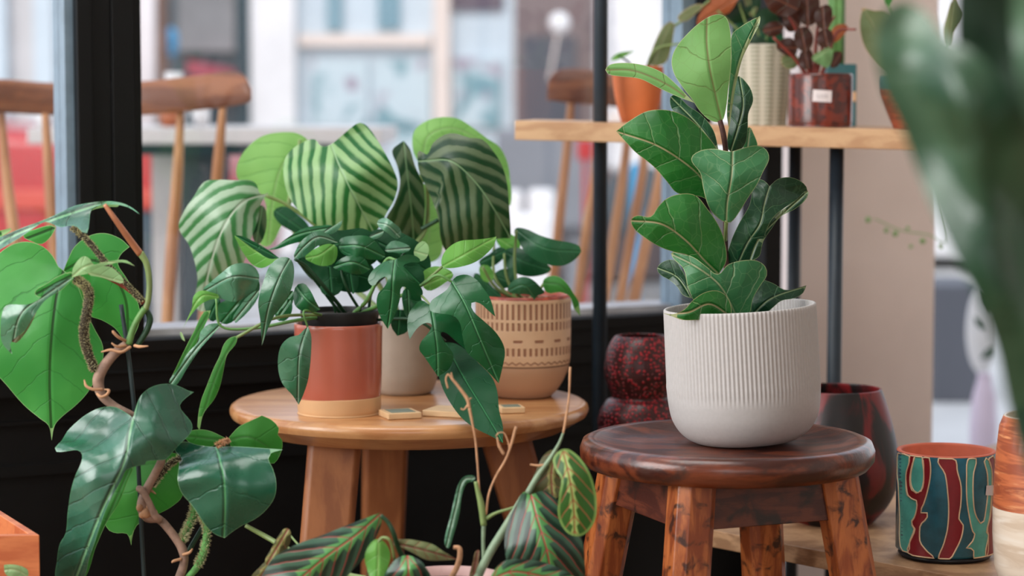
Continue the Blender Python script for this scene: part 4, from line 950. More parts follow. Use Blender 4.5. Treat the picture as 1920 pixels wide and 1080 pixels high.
L('rha_deep', .05, [(560, 478), (600, 468), (650, 478), (690, 490), (705, 520), (690, 545), (655, 548), (620, 540), (580, 520)], [(570, 480), (630, 505, -1), (700, 525)])
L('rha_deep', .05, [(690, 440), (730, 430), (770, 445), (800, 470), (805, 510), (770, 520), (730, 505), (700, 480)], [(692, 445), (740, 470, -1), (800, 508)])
L('rha', .0, [(637, 450), (662, 442), (693, 444), (710, 460), (722, 482), (700, 487), (668, 482), (640, 474)], [(638, 462), (675, 462, -1.5), (720, 481)])
L('rha', -.005, [(625, 502), (648, 481), (683, 484), (694, 505, 1), (680, 514), (655, 512), (640, 506)], [(628, 500), (660, 492, -1), (693, 505)])
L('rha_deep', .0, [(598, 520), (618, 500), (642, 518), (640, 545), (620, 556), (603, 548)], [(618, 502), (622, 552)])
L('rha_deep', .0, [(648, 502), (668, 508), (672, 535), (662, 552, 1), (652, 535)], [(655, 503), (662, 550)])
L('rha_sheen_tint', -.01, [(707, 419), (720, 408), (738, 418), (752, 432), (746, 448), (728, 438)], [(708, 419), (728, 424, -1), (750, 445)], step=6)
L('rha_sheen_tint', -.01, [(722, 470), (735, 452), (755, 455), (770, 466), (758, 474), (735, 473)], [(722, 470), (768, 466)], step=6)
L('rha_sheen_tint', .0, [(690, 446), (705, 436), (720, 433, 1), (715, 443), (700, 449)], [(690, 446), (719, 434)], step=5)
L('pale', -.005, [(776, 471), (792, 452), (804, 464), (799, 484), (785, 489)], [(778, 472), (800, 478)], step=5, w=0)
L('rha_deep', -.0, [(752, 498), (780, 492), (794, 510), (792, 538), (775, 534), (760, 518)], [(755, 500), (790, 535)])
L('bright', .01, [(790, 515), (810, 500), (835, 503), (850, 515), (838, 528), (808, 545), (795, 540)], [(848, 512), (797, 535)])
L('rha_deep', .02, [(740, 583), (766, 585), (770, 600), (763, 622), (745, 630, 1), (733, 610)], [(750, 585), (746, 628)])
L('bright', -.0, [(440, 441), (455, 445), (475, 454), (498, 466), (522, 484, 1), (505, 497), (490, 503), (473, 496), (460, 480), (449, 462), (444, 451)], [(522, 484), (480, 472, 1), (441, 442)])
L('rha_deep', -.01, [(440, 441, 1), (455, 443), (480, 455), (505, 470), (524, 484, 1), (505, 485), (480, 470), (455, 452)], [(522, 484), (441, 442)], w=0, step=6)
L('rha', .01, [(500, 469, 1), (520, 460), (540, 445), (570, 428), (600, 423), (625, 426), (606, 437), (575, 450), (545, 458), (520, 467)], [(622, 427), (560, 440, -.5), (501, 469)], (.6, .6))
L('rha_sheen_tint', -.0, [(608, 434), (624, 424), (642, 413, 1), (638, 426), (622, 439)], [(608, 436), (641, 414)], w=0, step=5)
L('bright', .01, [(572, 482), (593, 465), (618, 457), (632, 464), (627, 492), (606, 499), (586, 493)], [(625, 460), (600, 478), (575, 484)])
L('rha_sheen_tint', -.01, [(552, 484), (556, 466), (567, 450), (585, 437), (600, 432), (616, 440), (634, 455, 1), (618, 456), (598, 460), (582, 472), (568, 482)], [(633, 455), (597, 445, -1), (572, 462, -1), (554, 482)], (.5, .3))
L('rha_sheen_tint', -.01, [(380, 546), (395, 529), (415, 512), (435, 497), (455, 493), (474, 498), (486, 515), (484, 530), (478, 545), (458, 557), (440, 566), (418, 561), (400, 555)], [(483, 523), (435, 520, -2), (383, 547, 1)], (.6, .4))
L('rha', .0, [(480, 523), (455, 545), (430, 560), (411, 570), (405, 588), (411, 603), (425, 608), (440, 600), (456, 581), (472, 560), (487, 543)], [(482, 527), (445, 570, -1), (415, 606)], (.3, .5))
L('rha_sheen_tint', -.015, [(449, 575), (460, 560), (475, 548), (486, 545), (480, 565), (462, 588), (442, 606, 1), (436, 598)], [(485, 546), (438, 604)], (.2, .6), w=.1)
L('rha_deep', .01, [(385, 558), (410, 560), (412, 585), (400, 603), (388, 590)], [(408, 562), (392, 596)], w=0)
L('bright', -.01, [(411, 557), (396, 548), (376, 545), (363, 555), (360, 575), (352, 596), (342, 618, 1), (350, 603), (363, 585), (375, 572), (393, 562)], [(409, 557), (375, 558, -1), (342, 617)], step=5)
L('pale', -.01, [(338, 622), (344, 630), (347, 640, 1), (341, 636)], [(339, 622), (346, 639)], w=0, step=4)
L('phi_mid', -.02, [(395, 582, 1), (382, 585), (363, 622), (345, 658), (330, 690), (318, 718), (326, 720), (345, 690), (360, 665), (374, 630), (390, 598)], [(394, 583), (355, 650, -1), (321, 718)], (.6, .6), w=.1, step=6)
L('rha_sheen_tint', -.03, [(417, 606, 1), (402, 624), (375, 655), (350, 692), (328, 724), (317, 716), (335, 690), (352, 662), (372, 640), (376, 622), (392, 608)], [(415, 608), (368, 655, -1), (321, 720)], (.6, .6), w=.1, step=6)
L('phi_mid', -.03, [(446, 629, 1), (430, 634), (420, 645), (412, 667), (400, 692), (389, 720), (376, 755), (370, 800), (374, 806, 1), (382, 775), (402, 748), (413, 722), (420, 690), (426, 665), (442, 645)], [(445, 630), (418, 675, -1), (396, 730, -1), (373, 803)], (.6, .8), w=.1, step=6)
L('rha_sheen_tint', -.05, [(541, 483), (522, 484), (505, 500), (495, 524), (487, 550), (484, 572), (488, 600), (491, 648, 1), (500, 622), (514, 592), (528, 572), (544, 548), (551, 520), (550, 495)], [(545, 484), (525, 520, -2), (505, 575, -2), (492, 645)], (.3, .6))
L('rha', -.03, [(548, 545), (548, 570), (540, 582), (528, 590), (515, 585), (525, 565)], [(548, 548), (520, 586)], w=.1)
L('rha', -.05, [(553, 540), (568, 531), (582, 545), (592, 565), (601, 580, 1), (585, 586), (566, 583), (552, 570)], [(558, 540), (575, 562, -1), (598, 580)])
L('rha', -.03, [(540, 560), (548, 570), (545, 590), (532, 602), (516, 597), (520, 580)], [(545, 562), (520, 598)])
L('rha_sheen_tint', -.08, [(577, 612, 1), (583, 626), (584, 645), (582, 680), (577, 715), (568, 742), (560, 759, 1), (549, 742), (530, 720), (522, 695), (522, 665), (529, 645), (544, 632), (560, 628), (568, 620)], [(577, 613), (562, 665, -1), (559, 756)], (.3, .6))
L('rha', -.05, [(740, 487), (758, 478), (777, 479), (788, 490), (771, 492), (756, 499), (764, 512), (781, 528), (793, 550), (780, 563), (768, 546), (754, 538), (750, 560), (742, 587), (727, 617, 1), (712, 592), (706, 567), (710, 549), (722, 536), (725, 520), (711, 524), (700, 536), (690, 526), (697, 509), (715, 494), (729, 488)], [(741, 487), (737, 520, -1.5), (735, 560, -1), (728, 614)], (.5, .5), step=5)
L('rha', -.04, [(756, 545), (775, 540), (790, 560), (787, 590), (768, 600), (757, 580)], [(765, 543), (768, 596)])
L('rha_deep', -.03, [(828, 645), (850, 643), (872, 655), (897, 680), (921, 705), (932, 732), (936, 770), (943, 800), (943, 831, 1), (925, 820), (895, 805), (868, 786), (846, 758), (830, 728), (822, 700), (821, 668)], [(838, 648), (868, 705, -3.5), (903, 762, -7.5), (942, 828, -11.5)], (.4, .4))
L('rha', -.07, [(808, 572), (825, 560), (845, 573), (862, 600), (873, 630), (874, 656, 1), (855, 640), (836, 624), (826, 624), (836, 645), (850, 665), (846, 685), (836, 697), (821, 706, 1), (810, 690), (795, 668), (786, 655), (790, 640), (800, 628), (810, 610), (800, 605), (786, 612), (776, 624), (768, 637, 1), (764, 615), (766, 590), (777, 573), (791, 563)], [(808, 573), (814, 610, -1), (820, 655, -1), (821, 703)], (.4, .4), step=6)
L('rha', -.09, [(847, 528), (856, 518), (876, 515), (894, 525), (906, 540), (919, 560), (929, 594, 1), (915, 582), (900, 569), (884, 568), (888, 584), (905, 600), (927, 620), (941, 640), (947, 660), (943, 685), (935, 719, 1), (915, 697), (893, 676), (875, 660), (868, 635), (862, 605), (850, 592), (828, 588), (806, 582), (808, 565), (824, 553), (838, 543)], [(848, 529), (872, 570, -1.5), (898, 630, -1.5), (934, 715, 1)], (.35, .45))
L('bright', -.05, [(829, 500), (829, 482), (840, 465), (862, 452), (895, 449), (920, 446), (931, 443, 1), (926, 460), (910, 478), (890, 492), (865, 500), (842, 503)], [(830, 500), (875, 475, -2), (930, 445)], (.4, .3))

# ---- round-leaved plant in the patterned pot
bd = 2.90
bas = plant('round_leaf_plant', 'low green plant in beige pot with impressed slot pattern', 981, bd, TZ)
pr_ = sp([(1, 742), (46, 742), (58, 736), (72, 718), (83, 695), (87, 680), (89, 665), (90, 600), (90, 562), (89.5, 556), (88, 552), (86, 552), (84.5, 556), (84, 570)], 4)
pot(bas, 'pot', M['basket'], 981, bd, pr_, n=128, z0=TZ)
mk('rim_glaze', [lathe([(89.9*bd/F, P(0, 561, bd).z-.0+.0), (89.6*bd/F, P(0, 555, bd).z), (88*bd/F, P(0, 551, bd).z), (85*bd/F, P(0, 552, bd).z), (83*bd/F, P(0, 562, bd).z)], (P(981, 0, bd).x, bd), 96)], M['redclay'], bas, smooth=True)
mk('soil', [disc((P(981, 0, bd).x, bd), 84*bd/F, P(0, 566, bd).z)], M['soil'], bas)
B = lambda m, dd, ol, md, cup=(.35, .35), w=.3: leaf(bas, M[m], bd+dd, ol, md, cup, w)
for q in ([(975, 566, bd), (965, 500, bd), (968, 432, bd-.01)], [(970, 566, bd), (950, 520, bd), (945, 475, bd)], [(980, 566, bd), (930, 540, bd-.02), (905, 500, bd-.03)], [(985, 566, bd), (960, 540, bd-.03), (955, 545, bd-.06)], [(990, 566, bd), (1010, 545, bd-.01), (1022, 528, bd-.02)], [(965, 566, bd), (928, 520, bd), (926, 455, bd+.02)]):
    st(bas, 'st_olive', q, [3.5, 3, 2.5])
B('bright', .03, [(930, 444), (955, 438), (975, 455), (970, 472), (948, 470), (934, 458)], [(932, 446), (970, 470)])
B('basketleaf', .01, [(898, 492), (918, 476), (938, 463), (950, 473), (936, 492), (915, 502)], [(900, 492), (948, 470)])
B('basketleaf', .02, [(945, 470), (975, 465), (1000, 480), (1025, 495), (1033, 506), (1015, 516), (985, 518), (955, 506), (944, 490)], [(946, 472), (985, 492, -1), (1032, 506)])
B('bright', -.02, [(899, 500), (914, 497), (925, 510), (922, 528), (906, 526)], [(900, 502), (922, 525)])
B('basketleaf', .0, [(925, 515), (950, 503), (966, 514), (957, 536), (940, 541), (928, 530)], [(928, 518), (960, 530)])
B('basketleaf', .0, [(890, 512), (905, 520), (925, 540), (940, 556), (915, 560), (892, 545)], [(892, 515), (938, 556)])
B('basketleaf', .0, [(965, 430), (985, 429), (1012, 441), (1042, 450), (1070, 455), (1087, 462), (1090, 471), (1080, 485), (1060, 497), (1035, 498), (1005, 488), (985, 473), (972, 451)], [(968, 431), (1020, 465, -2), (1088, 472)])
B('basketleaf', -.07, [(952, 546), (960, 528), (980, 519), (998, 524), (1015, 540), (1021, 549), (1008, 554), (1002, 563, 1), (993, 553), (970, 551)], [(954, 545), (982, 535, -1), (1003, 561)])
B('phi_mid', -.04, [(1018, 527), (1034, 517), (1052, 521), (1066, 535), (1074, 548), (1085, 566), (1088, 592, 1), (1077, 580), (1068, 556), (1050, 548), (1026, 549)], [(1020, 530), (1055, 538, -1), (1087, 590)])

# ---- philodendron at left
pd = 2.36
phi = plant('climbing_philodendron', 'tall philodendron with knotted stem climbing a dark stake', 290, pd, 0)
phc = (P(330, 0, pd).x, pd+.02)
mk('pot', [lathe([(.0005, 0), (.075, 0), (.09, .02), (.105, .2), (.108, .225), (.103, .225), (.098, .19)], phc, 64)], M['greypot'], phi, smooth=True)
mk('soil', [disc(phc, .099, .205)], M['soil'], phi)
mk('stake', [tube([P(227, 571, pd+.015), P(245, 700, pd+.012), P(258, 850, pd+.012), P(270, 1080, pd+.012), (P(276, 0, pd).x, pd+.01, .19)], .0024, 10)], M['stake'], phi, smooth=True)
sB = M['st_brown']
mk('stem', [ptube([(238, 645, pd), (215, 663, pd), (193, 690, pd), (184, 715, pd), (192, 742, pd), (215, 762, pd), (247, 778, pd), (280, 800, pd+.02), (303, 830, pd+.02), (303, 862, pd), (290, 890, pd), (272, 925, pd), (267, 950, pd), (278, 968, pd), (300, 975, pd), (325, 1003, pd), (342, 1030, pd), (345, 1055, pd), (336, 1085, pd)], [8, 9, 10, 11, 9, 8, 7, 7, 8, 8, 8, 9, 11, 12, 8, 8, 9, 8, 9], 12),
            ptube([(258, 916, pd-.006), (264, 918, pd-.008), (276, 935, pd-.01), (290, 965, pd-.01), (300, 975, pd-.004)], [5.5, 7, 6, 7, 7], 10),
            tube([P(336, 1085, pd), P(334, 1110, pd), (phc[0], phc[1], .2)], [.005, .005, .006], 10)], sB, phi, smooth=True)
mk('stem', [ptube([(272, 578, pd), (262, 592, pd), (250, 615, pd), (241, 645, pd)], [6.5, 6, 6, 7], 10)], M['st_green'], phi, smooth=True, label='green upper stem')
mk('stem', [ptube([(274, 580, pd+.004), (281, 598, pd+.006), (275, 620, pd+.006), (258, 648, pd+.004)], [5, 6, 6, 5], 10)], M['st_dark'], phi, smooth=True, label='dark looping stem')
rt = []
for q in ([(238, 640, pd), (222, 632, pd-.01), (212, 622, pd-.012), (216, 624, pd-.012)], [(236, 648, pd-.004), (220, 650, pd-.012), (209, 643, pd-.014)], [(245, 650, pd-.006), (228, 660, pd-.012), (208, 656, pd-.012), (190, 660, pd-.01)], [(252, 648, pd-.004), (262, 650, pd-.008), (278, 649, pd-.01)],
          [(193, 730, pd-.008), (175, 730, pd-.012), (162, 724, pd-.012), (158, 712, pd-.01)], [(182, 738, pd-.01), (190, 744, pd-.013), (200, 740, pd-.012), (204, 732, pd-.01), (196, 730, pd-.008)], [(343, 1040, pd-.004), (355, 1036, pd-.008), (361, 1029, pd-.01)], [(340, 1048, pd-.004), (326, 1052, pd-.008), (322, 1055, pd-.01)], [(284, 920, pd), (292, 926, pd-.006)]):
    rt.append(ptube(q, [3]*(len(q)-1)+[1.4], 7))
mk('aerial_root', rt, M['dry'], phi, smooth=True)
kn = []
for x, y, r in ((262, 952, 7), (274, 962, 10), (288, 962, 8), (280, 950, 6), (266, 966, 6), (293, 972, 5)): kn.append(ball(P(x, y, pd-.006), r*pd/F, 8))
mk('knot', kn, M['dry'], phi, smooth=True)
# petioles
mk('petiole', [ptube([(196, 383, pd-.02), (215, 410, pd-.018), (240, 445, pd-.01), (263, 476, pd)], [4, 5.5, 6.5, 7], 10)], M['st_orange'], phi, smooth=True, label='orange petiole')
mk('petiole', [ptube([(263, 474, pd), (275, 495, pd), (280, 530, pd), (278, 560, pd), (273, 580, pd)], [7, 6, 5.5, 5.5, 6], 10)], M['st_olive'], phi, smooth=True, label='olive green petiole')
_p = mk('petiole', [ptube([(134, 425, pd+.0), (165, 452, pd), (200, 495, pd), (235, 532, pd), (268, 566, pd)], [4, 5.5, 6, 6, 5], 10)], M['hair_dk'], phi, smooth=True, label='dark hairy petiole'); mk('hairs', [hairs([(134, 425, pd), (165, 452, pd), (200, 495, pd), (235, 532, pd), (268, 566, pd)], 6, 3, 700, 2)], M['hairs'], _p)
_p = mk('petiole', [ptube([(140, 522, pd-.01), (158, 534, pd-.012), (167, 552, pd-.012), (163, 585, pd-.01), (157, 620, pd-.008), (163, 655, pd-.004), (178, 695, pd)], [6, 8, 9, 9, 9, 9, 8], 10)], M['hair_dk'], phi, smooth=True, label='thick hairy petiole'); mk('hairs', [hairs([(140, 522, pd-.01), (158, 534, pd-.012), (167, 552, pd-.012), (163, 585, pd-.01), (157, 620, pd-.008), (163, 655, pd-.004), (178, 695, pd)], 9, 3, 1500, 3)], M['hairs'], _p)
mk('petiole', [ptube([(166, 512, pd-.01), (200, 520, pd-.006), (240, 542, pd), (270, 568, pd)], [3, 4, 4.5, 5], 8)], M['st_red'], phi, smooth=True, label='dark red petiole')
_p = mk('petiole', [ptube([(338, 858, pd+.01), (318, 870, pd+.01), (302, 890, pd+.006), (285, 910, pd)], [5, 6, 5, 5], 8)], M['hair_dk'], phi, smooth=True); mk('hairs', [hairs([(338, 858, pd+.01), (318, 870, pd+.01), (302, 890, pd+.006), (285, 910, pd)], 6, 4, 300, 4)], M['hairs'], _p)
_p = mk('petiole', [ptube([(368, 930, pd+.02), (362, 965, pd+.02), (350, 995, pd+.01), (340, 1015, pd)], [7, 8, 7, 6], 8)], M['hair_gn'], phi, smooth=True); mk('hairs', [hairs([(368, 930, pd+.02), (362, 965, pd+.02), (350, 995, pd+.01), (340, 1015, pd)], 8, 5, 600, 5)], M['hairs'], _p)
_p = mk('petiole', [ptube([(378, 965, pd+.01), (388, 990, pd+.006), (383, 1030, pd), (370, 1062, pd), (350, 1085, pd)], [6, 7, 8, 7, 6], 8)], M['hair_gn'], phi, smooth=True); mk('hairs', [hairs([(378, 965, pd+.01), (388, 990, pd+.006), (383, 1030, pd), (370, 1062, pd)], 7, 5, 600, 6)], M['hairs'], _p)
Ph = lambda m, dd, ol, md, cup=(.3, .3), w=.4, **kw: leaf(phi, M[m], pd+dd, ol, md, cup, w, step=8, **kw)
Ph('phi_back', .03, [(119, 507, 1), (110, 500), (99, 480), (80, 462), (50, 453), (20, 460), (-5, 478), (-50, 520), (-60, 580), (-40, 640), (-15, 690), (12, 722), (45, 760), (75, 785), (91, 798), (97, 826, 1), (103, 797), (118, 780), (140, 762), (163, 738), (182, 705), (193, 675), (192, 645), (178, 618), (165, 590), (155, 560), (140, 525)], [(119, 507), (105, 560, -1), (96, 640, -2), (93, 720, -1), (97, 824, 1)], (.25, .3))
Ph('phi_back', .045, [(119, 507, 1), (128, 485), (140, 462), (165, 443), (195, 437), (225, 447), (243, 463, 1), (226, 478), (221, 495), (235, 518), (252, 548), (263, 590), (256, 620), (240, 640), (215, 615), (190, 600), (168, 592), (140, 560), (125, 530)], [(119, 507), (160, 488, -1), (200, 500, -1), (235, 560, 0), (240, 636, 2)], (.3, .25))
Ph('phi_back', .02, [(43, 441), (65, 430), (95, 422), (105, 426, 1), (96, 443), (78, 458), (60, 453)], [(104, 426), (52, 446)], w=.1)
Ph('phi_gloss', -.02, [(-30, 462), (30, 432), (85, 411), (110, 400), (140, 386), (170, 380), (200, 377), (230, 381), (250, 391), (262, 402, 1), (243, 390), (220, 384), (190, 385), (172, 392), (168, 410), (163, 437), (154, 435), (144, 425), (130, 423), (115, 426), (100, 421), (85, 416), (60, 430), (30, 450), (-30, 480)], [(196, 380), (150, 395, -1), (100, 412, -1), (30, 440, 1), (-28, 472, 2)], (1.8, -1.3), .2)
Ph('phi_back', -.015, [(168, 396, 1), (185, 386), (200, 382), (225, 383), (200, 388), (182, 391)], [(168, 395), (222, 384)], w=0)
Ph('phi_back', -.01, [(-20, 440), (10, 430), (22, 429), (5, 442), (-20, 450)], [(20, 430), (-18, 446)], w=0)
Ph('pale', -.03, [(135, 520, 1), (136, 505), (146, 488), (158, 480), (169, 486), (176, 496), (190, 492), (215, 488), (237, 488), (253, 499, 1), (230, 492), (203, 496), (180, 504), (165, 513), (150, 516)], [(136, 519), (160, 500, -1), (200, 492), (252, 498)], w=.1)
Ph('pale', -.02, [(165, 512), (185, 500), (205, 500), (220, 510), (232, 530), (215, 528), (190, 520)], [(166, 512), (230, 529)], w=.1)
Ph('phi_back', -.02, [(138, 512), (115, 515), (90, 530), (65, 552), (100, 552), (125, 535)], [(138, 514), (70, 550)], w=.1)
Ph('rha_sheen_tint', -.03, [(137, 520, 1), (112, 528), (92, 540), (72, 562), (50, 571), (12, 573), (3, 592), (1, 612), (3, 640), (12, 654), (23, 664, 1), (19, 645), (24, 638), (48, 618), (66, 588), (86, 562), (112, 545)], [(136, 521), (90, 552, -1), (40, 590, -2), (22, 660)], (.5, .4), .3)
Ph('mar_brown', -.025, [(20, 640), (45, 622), (62, 590), (73, 574, 1), (60, 604), (45, 628), (30, 643)], [(72, 576), (24, 641)], w=0)
Ph('phi_mid', .03, [(345, 815), (365, 806), (390, 807), (418, 819), (428, 826), (400, 836), (380, 845), (362, 835)], [(425, 826), (350, 818)], w=.2)
Ph('phi_mid', .02, [(424, 826, 1), (448, 800), (470, 789), (491, 779, 1), (510, 788), (523, 803), (521, 815), (529, 825), (528, 845), (514, 869), (500, 865), (480, 850), (440, 842)], [(426, 826), (470, 820, -1), (520, 850, 1)], w=.3)
Ph('phi_mid', .03, [(240, 870), (275, 860), (330, 850), (348, 880), (342, 930), (322, 950), (300, 962), (270, 976), (256, 986), (249, 1003), (246, 1023, 1), (238, 1001), (220, 1000), (205, 995), (196, 980), (190, 940), (215, 905)], [(300, 870), (275, 930, -1), (247, 1018, 1)], w=.3)
Ph('phi_mid', -.0, [(237, 878), (250, 872), (240, 900), (222, 945), (200, 980), (180, 1025), (158, 1085), (135, 1085), (160, 1020), (190, 950)], [(244, 875), (205, 965), (150, 1085)], (.4, .4), w=.2)
Ph('phi_gloss', -.03, [(249, 783, 1), (256, 760), (264, 742), (278, 729), (298, 721), (322, 720), (342, 727), (352, 732), (364, 735, 1), (350, 745), (337, 760), (345, 775), (357, 789), (361, 802), (355, 815), (340, 830), (325, 846), (312, 861), (298, 863), (275, 865), (272, 871), (255, 874), (237, 882), (228, 900), (208, 935), (195, 965), (180, 1010), (168, 1045), (152, 1090), (108, 1090), (107, 1050), (112, 1020), (123, 1000), (127, 960), (133, 920), (142, 890), (152, 868), (154, 852), (145, 844), (125, 846), (106, 847), (103, 840), (116, 826), (126, 809), (145, 790), (165, 775), (190, 764), (215, 763), (235, 773)],
   [(250, 784), (243, 815, -1), (232, 870, -2), (190, 960, -2), (140, 1090, 1)], (.55, .45), 1.2)
Ph('phi_deep', -.02, [(327, 841), (345, 828), (370, 834), (402, 838), (440, 837), (490, 840), (531, 843, 1), (508, 850), (503, 860), (512, 880), (518, 905), (515, 932), (500, 955), (480, 972), (455, 985), (436, 997), (421, 1009, 1), (402, 1001), (385, 985), (372, 965), (358, 945), (341, 925), (333, 900), (336, 870), (335, 855)],
   [(404, 836, 3.0), (409, 850, .6), (413, 866, -1.4), (420, 900, -2.4), (422, 950, -1.8), (420, 1006, 0)], (.3, .3), .5)
mk('node', [ball(P(427, 826, pd), 5*pd/F, 8), ball(P(420, 829, pd-.004), 4*pd/F, 8), hairs([(405, 836, pd-.01), (430, 824, pd-.004)], 4, 5, 160, 9)], M['dry'], phi)
mk('petiole', [ptube([(427, 828, pd+.01), (430, 870, pd+.03), (400, 950, pd+.03), (350, 1040, pd+.01)], [4, 4, 4, 5], 8)], M['st_dark'], phi, smooth=True)
Ph('pale', -.06, [(-20, 1070), (8, 1059), (35, 1060), (54, 1070), (64, 1090), (-20, 1090)], [(60, 1086), (25, 1068, -.5), (-18, 1076)], w=.1)

# ---- prayer plant, bottom centre
md2 = 2.24
mar = plant('prayer_plant', 'straggly red-veined prayer plant in pink pot at bottom centre', 842, md2, 0)
mpc = (P(842, 0, md2).x, md2); mpz = P(0, 1082, md2).z
stand = empty('plant_stand', (mpc[0], mpc[1], 0), 'small dark stand under the pink pot', 'stand')
mk('stand_top', [lathe([(.0005, mpz-.135), (.06, mpz-.135), (.062, mpz-.13), (.06, mpz-.122), (.0005, mpz-.122)], mpc, 48)], M['black'], stand, smooth=True)
for a in range(3):
    an = a*2.094+.5; mk('leg', [tube([(mpc[0]+.045*math.cos(an), mpc[1]+.045*math.sin(an), mpz-.13), (mpc[0]+.07*math.cos(an), mpc[1]+.07*math.sin(an), 0)], .006, 10, 1)], M['black'], stand, smooth=True)
mk('pot', [lathe([(.0005, mpz-.1215), (.04, mpz-.1215), (.046, mpz-.11), (.056, mpz-.01), (.058, mpz), (.055, mpz), (.053, mpz-.012)], mpc, 64)], M['pinkpot'], mar, smooth=True)
mk('soil', [disc(mpc, .054, mpz-.01)], M['soil'], mar)
mS = lambda pts, r, m='st_mar', nm='stem': stem(mar, M[m], pts, r, nm)
e = md2
mk('stem', [tube([(mpc[0]+.01, mpc[1]-.02, mpz-.012), P(893, 1085, e), P(905, 1062, e), P(922, 1030, e), P(950, 985, e), P(983, 930, e)], [.004, .0042, .0046, .0045, .0042, .0038], 10)], M['st_mar'], mar, smooth=True)
mS([(990, 925, e), (1008, 893, e), (1030, 862, e), (1048, 832, e), (1056, 812, e)], [6.5, 5.5, 4.2, 3, 2.2])
mS([(1056, 812, e), (1062, 780, e), (1067, 740, e), (1069, 688, e)], [2.2, 2.8, 1.8, 2.4], 'dry')
mS([(907, 1052, e), (906, 1015, e), (907, 985, e)], [4, 3.5, 4.5])
mS([(907, 985, e), (903, 950, e), (897, 925, e), (892, 903, e)], [6, 7, 5, 4], 'st_olive')
mS([(899, 930, e), (896, 880, e), (892, 830, e), (887, 800, e), (880, 765, e)], [2.2, 2, 2, 2, 3], 'dry')
mS([(880, 765, e), (876, 748, e), (862, 728, e), (846, 708, e)], [3, 3.5, 3, 2.5], 'dry')
mk('dry_flower', [ptube([(846, 708, e), (840, 702, e), (836, 712, e), (840, 728, e)], [2, 1.5, 1.5, 2], 6), ptube([(848, 710, e), (846, 698, e)], [2, 1], 6), ptube([(878, 750, e), (884, 746, e)], [2, 1], 6), ptube([(878, 758, e), (870, 768, e), (864, 766, e)], [2, 1.5, 1.5], 6)], M['dry'], mar, smooth=True)
mS([(911, 965, e), (917, 925, e), (930, 893, e), (948, 862, e), (958, 835, e), (968, 800, e)], [2.5, 2, 2, 2.2, 2.5, 3], 'dry')
mk('dry_flower', [ptube([(956, 842, e), (952, 826, e), (945, 812, e), (935, 812, e), (930, 818, e)], [2, 1.5, 1.2, 1.2, 1], 6), ptube([(945, 852, e), (936, 836, e), (932, 820, e)], [3, 3, 1.5], 6)], M['dry'], mar, smooth=True)
mS([(912, 972, e), (930, 962, e), (952, 955, e), (975, 948, e)], [4, 3, 2.5, 2.5], 'st_olive')
mS([(1028, 870, e), (1010, 873, e), (994, 871, e)], [2, 2.5, 1.5], 'dry', 'dry_flower')
mk('stem', [tube([(mpc[0]-.03, mpc[1], mpz-.012), P(770, 1070, e-.01), P(748, 1030, e-.02), P(738, 1000, e-.03), P(728, 980, e-.03), P(714, 966, e-.03)], [.003, .003, .0028, .0026, .0022, .002], 8)], M['st_dark'], mar, smooth=True)
mk('stem', [tube([(mpc[0]-.005, mpc[1], mpz-.012), P(858, 1060, e), P(862, 1030, e), P(850, 1026, e)], [.003, .003, .0028, .002], 8)], M['dry'], mar, smooth=True)
mS([(460, 985, e+.1), (500, 1007, e+.1), (545, 1032, e+.08), (640, 1075, e+.05), (800, 1100, e+.02)], [4, 5, 5, 5, 5], 'st_olive')
mS([(537, 995, e+.08), (562, 1024, e+.06), (600, 1060, e+.03)], [2, 2, 2], 'st_olive')
Mr = lambda m, dd, ol, md_, cup=(.3, .3), w=.3, st_=7: leaf(mar, M[m], e+dd, ol, md_, cup, w, step=st_)
Mr('mar_olive', .0, [(1040, 843), (1020, 853), (1006, 880), (996, 905), (992, 925), (1010, 932), (1042, 936), (1055, 900), (1050, 862)], [(1044, 845), (1034, 885), (1036, 932)])
Mr('mar', -.01, [(993, 928), (1007, 923), (1022, 920), (1050, 943), (1076, 980), (1091, 1012), (1096, 1050), (1090, 1090), (960, 1090), (949, 1050), (946, 1010), (954, 975), (970, 942), (982, 922)], [(996, 929), (1008, 975, -1), (1026, 1035, -1.5), (1036, 1100, 0)], (.4, .4))
Mr('mar_light', -.03, [(1052, 843), (1070, 844), (1095, 868), (1111, 900), (1119, 940), (1115, 977), (1096, 1002), (1075, 1005), (1057, 992), (1046, 965), (1048, 930), (1052, 898), (1041, 880), (1037, 860)], [(1056, 845), (1068, 895, -1), (1076, 950, -1), (1078, 1002)], (.4, .3))
Mr('mar', -.03, [(714, 961, 1), (692, 969), (650, 985), (600, 1005), (560, 1019), (520, 1040), (502, 1060), (492, 1092), (632, 1092), (668, 1062), (692, 1035), (706, 1005), (715, 982)], [(713, 964), (668, 1003, -1), (610, 1045, -1.5), (555, 1092, 0)], (.35, .45))
Mr('mar', -.05, [(920, 1090), (928, 1068), (942, 1053), (970, 1048), (1010, 1052), (1050, 1066), (1080, 1090)], [(922, 1086), (970, 1072, -1), (1070, 1094)], (.3, .3))
Mr('mar', -.04, [(722, 1092), (735, 1056), (755, 1042), (776, 1044), (796, 1060), (806, 1092)], [(764, 1043), (766, 1070, -1), (764, 1096)], (.4, .4))
Mr('bright', -.04, [(697, 1016), (711, 1011), (724, 1020), (732, 1040), (728, 1062), (718, 1092), (700, 1092), (688, 1066), (684, 1040)], [(710, 1013), (708, 1092)], (.6, .6), st_=5)
mS([(740, 1050, e-.03), (732, 1015, e-.045), (718, 1008, e-.045), (709, 1016, e-.045)], [3, 3, 3, 2.5], 'st_olive', 'petiole')
Mr('mar_brown', -.02, [(735, 1017), (760, 1011), (785, 1014), (810, 1020), (832, 1034), (857, 1049, 1), (828, 1051), (800, 1050), (780, 1040), (755, 1027)], [(736, 1018), (790, 1030, -1), (855, 1048)], (.6, .6), .6, 5)
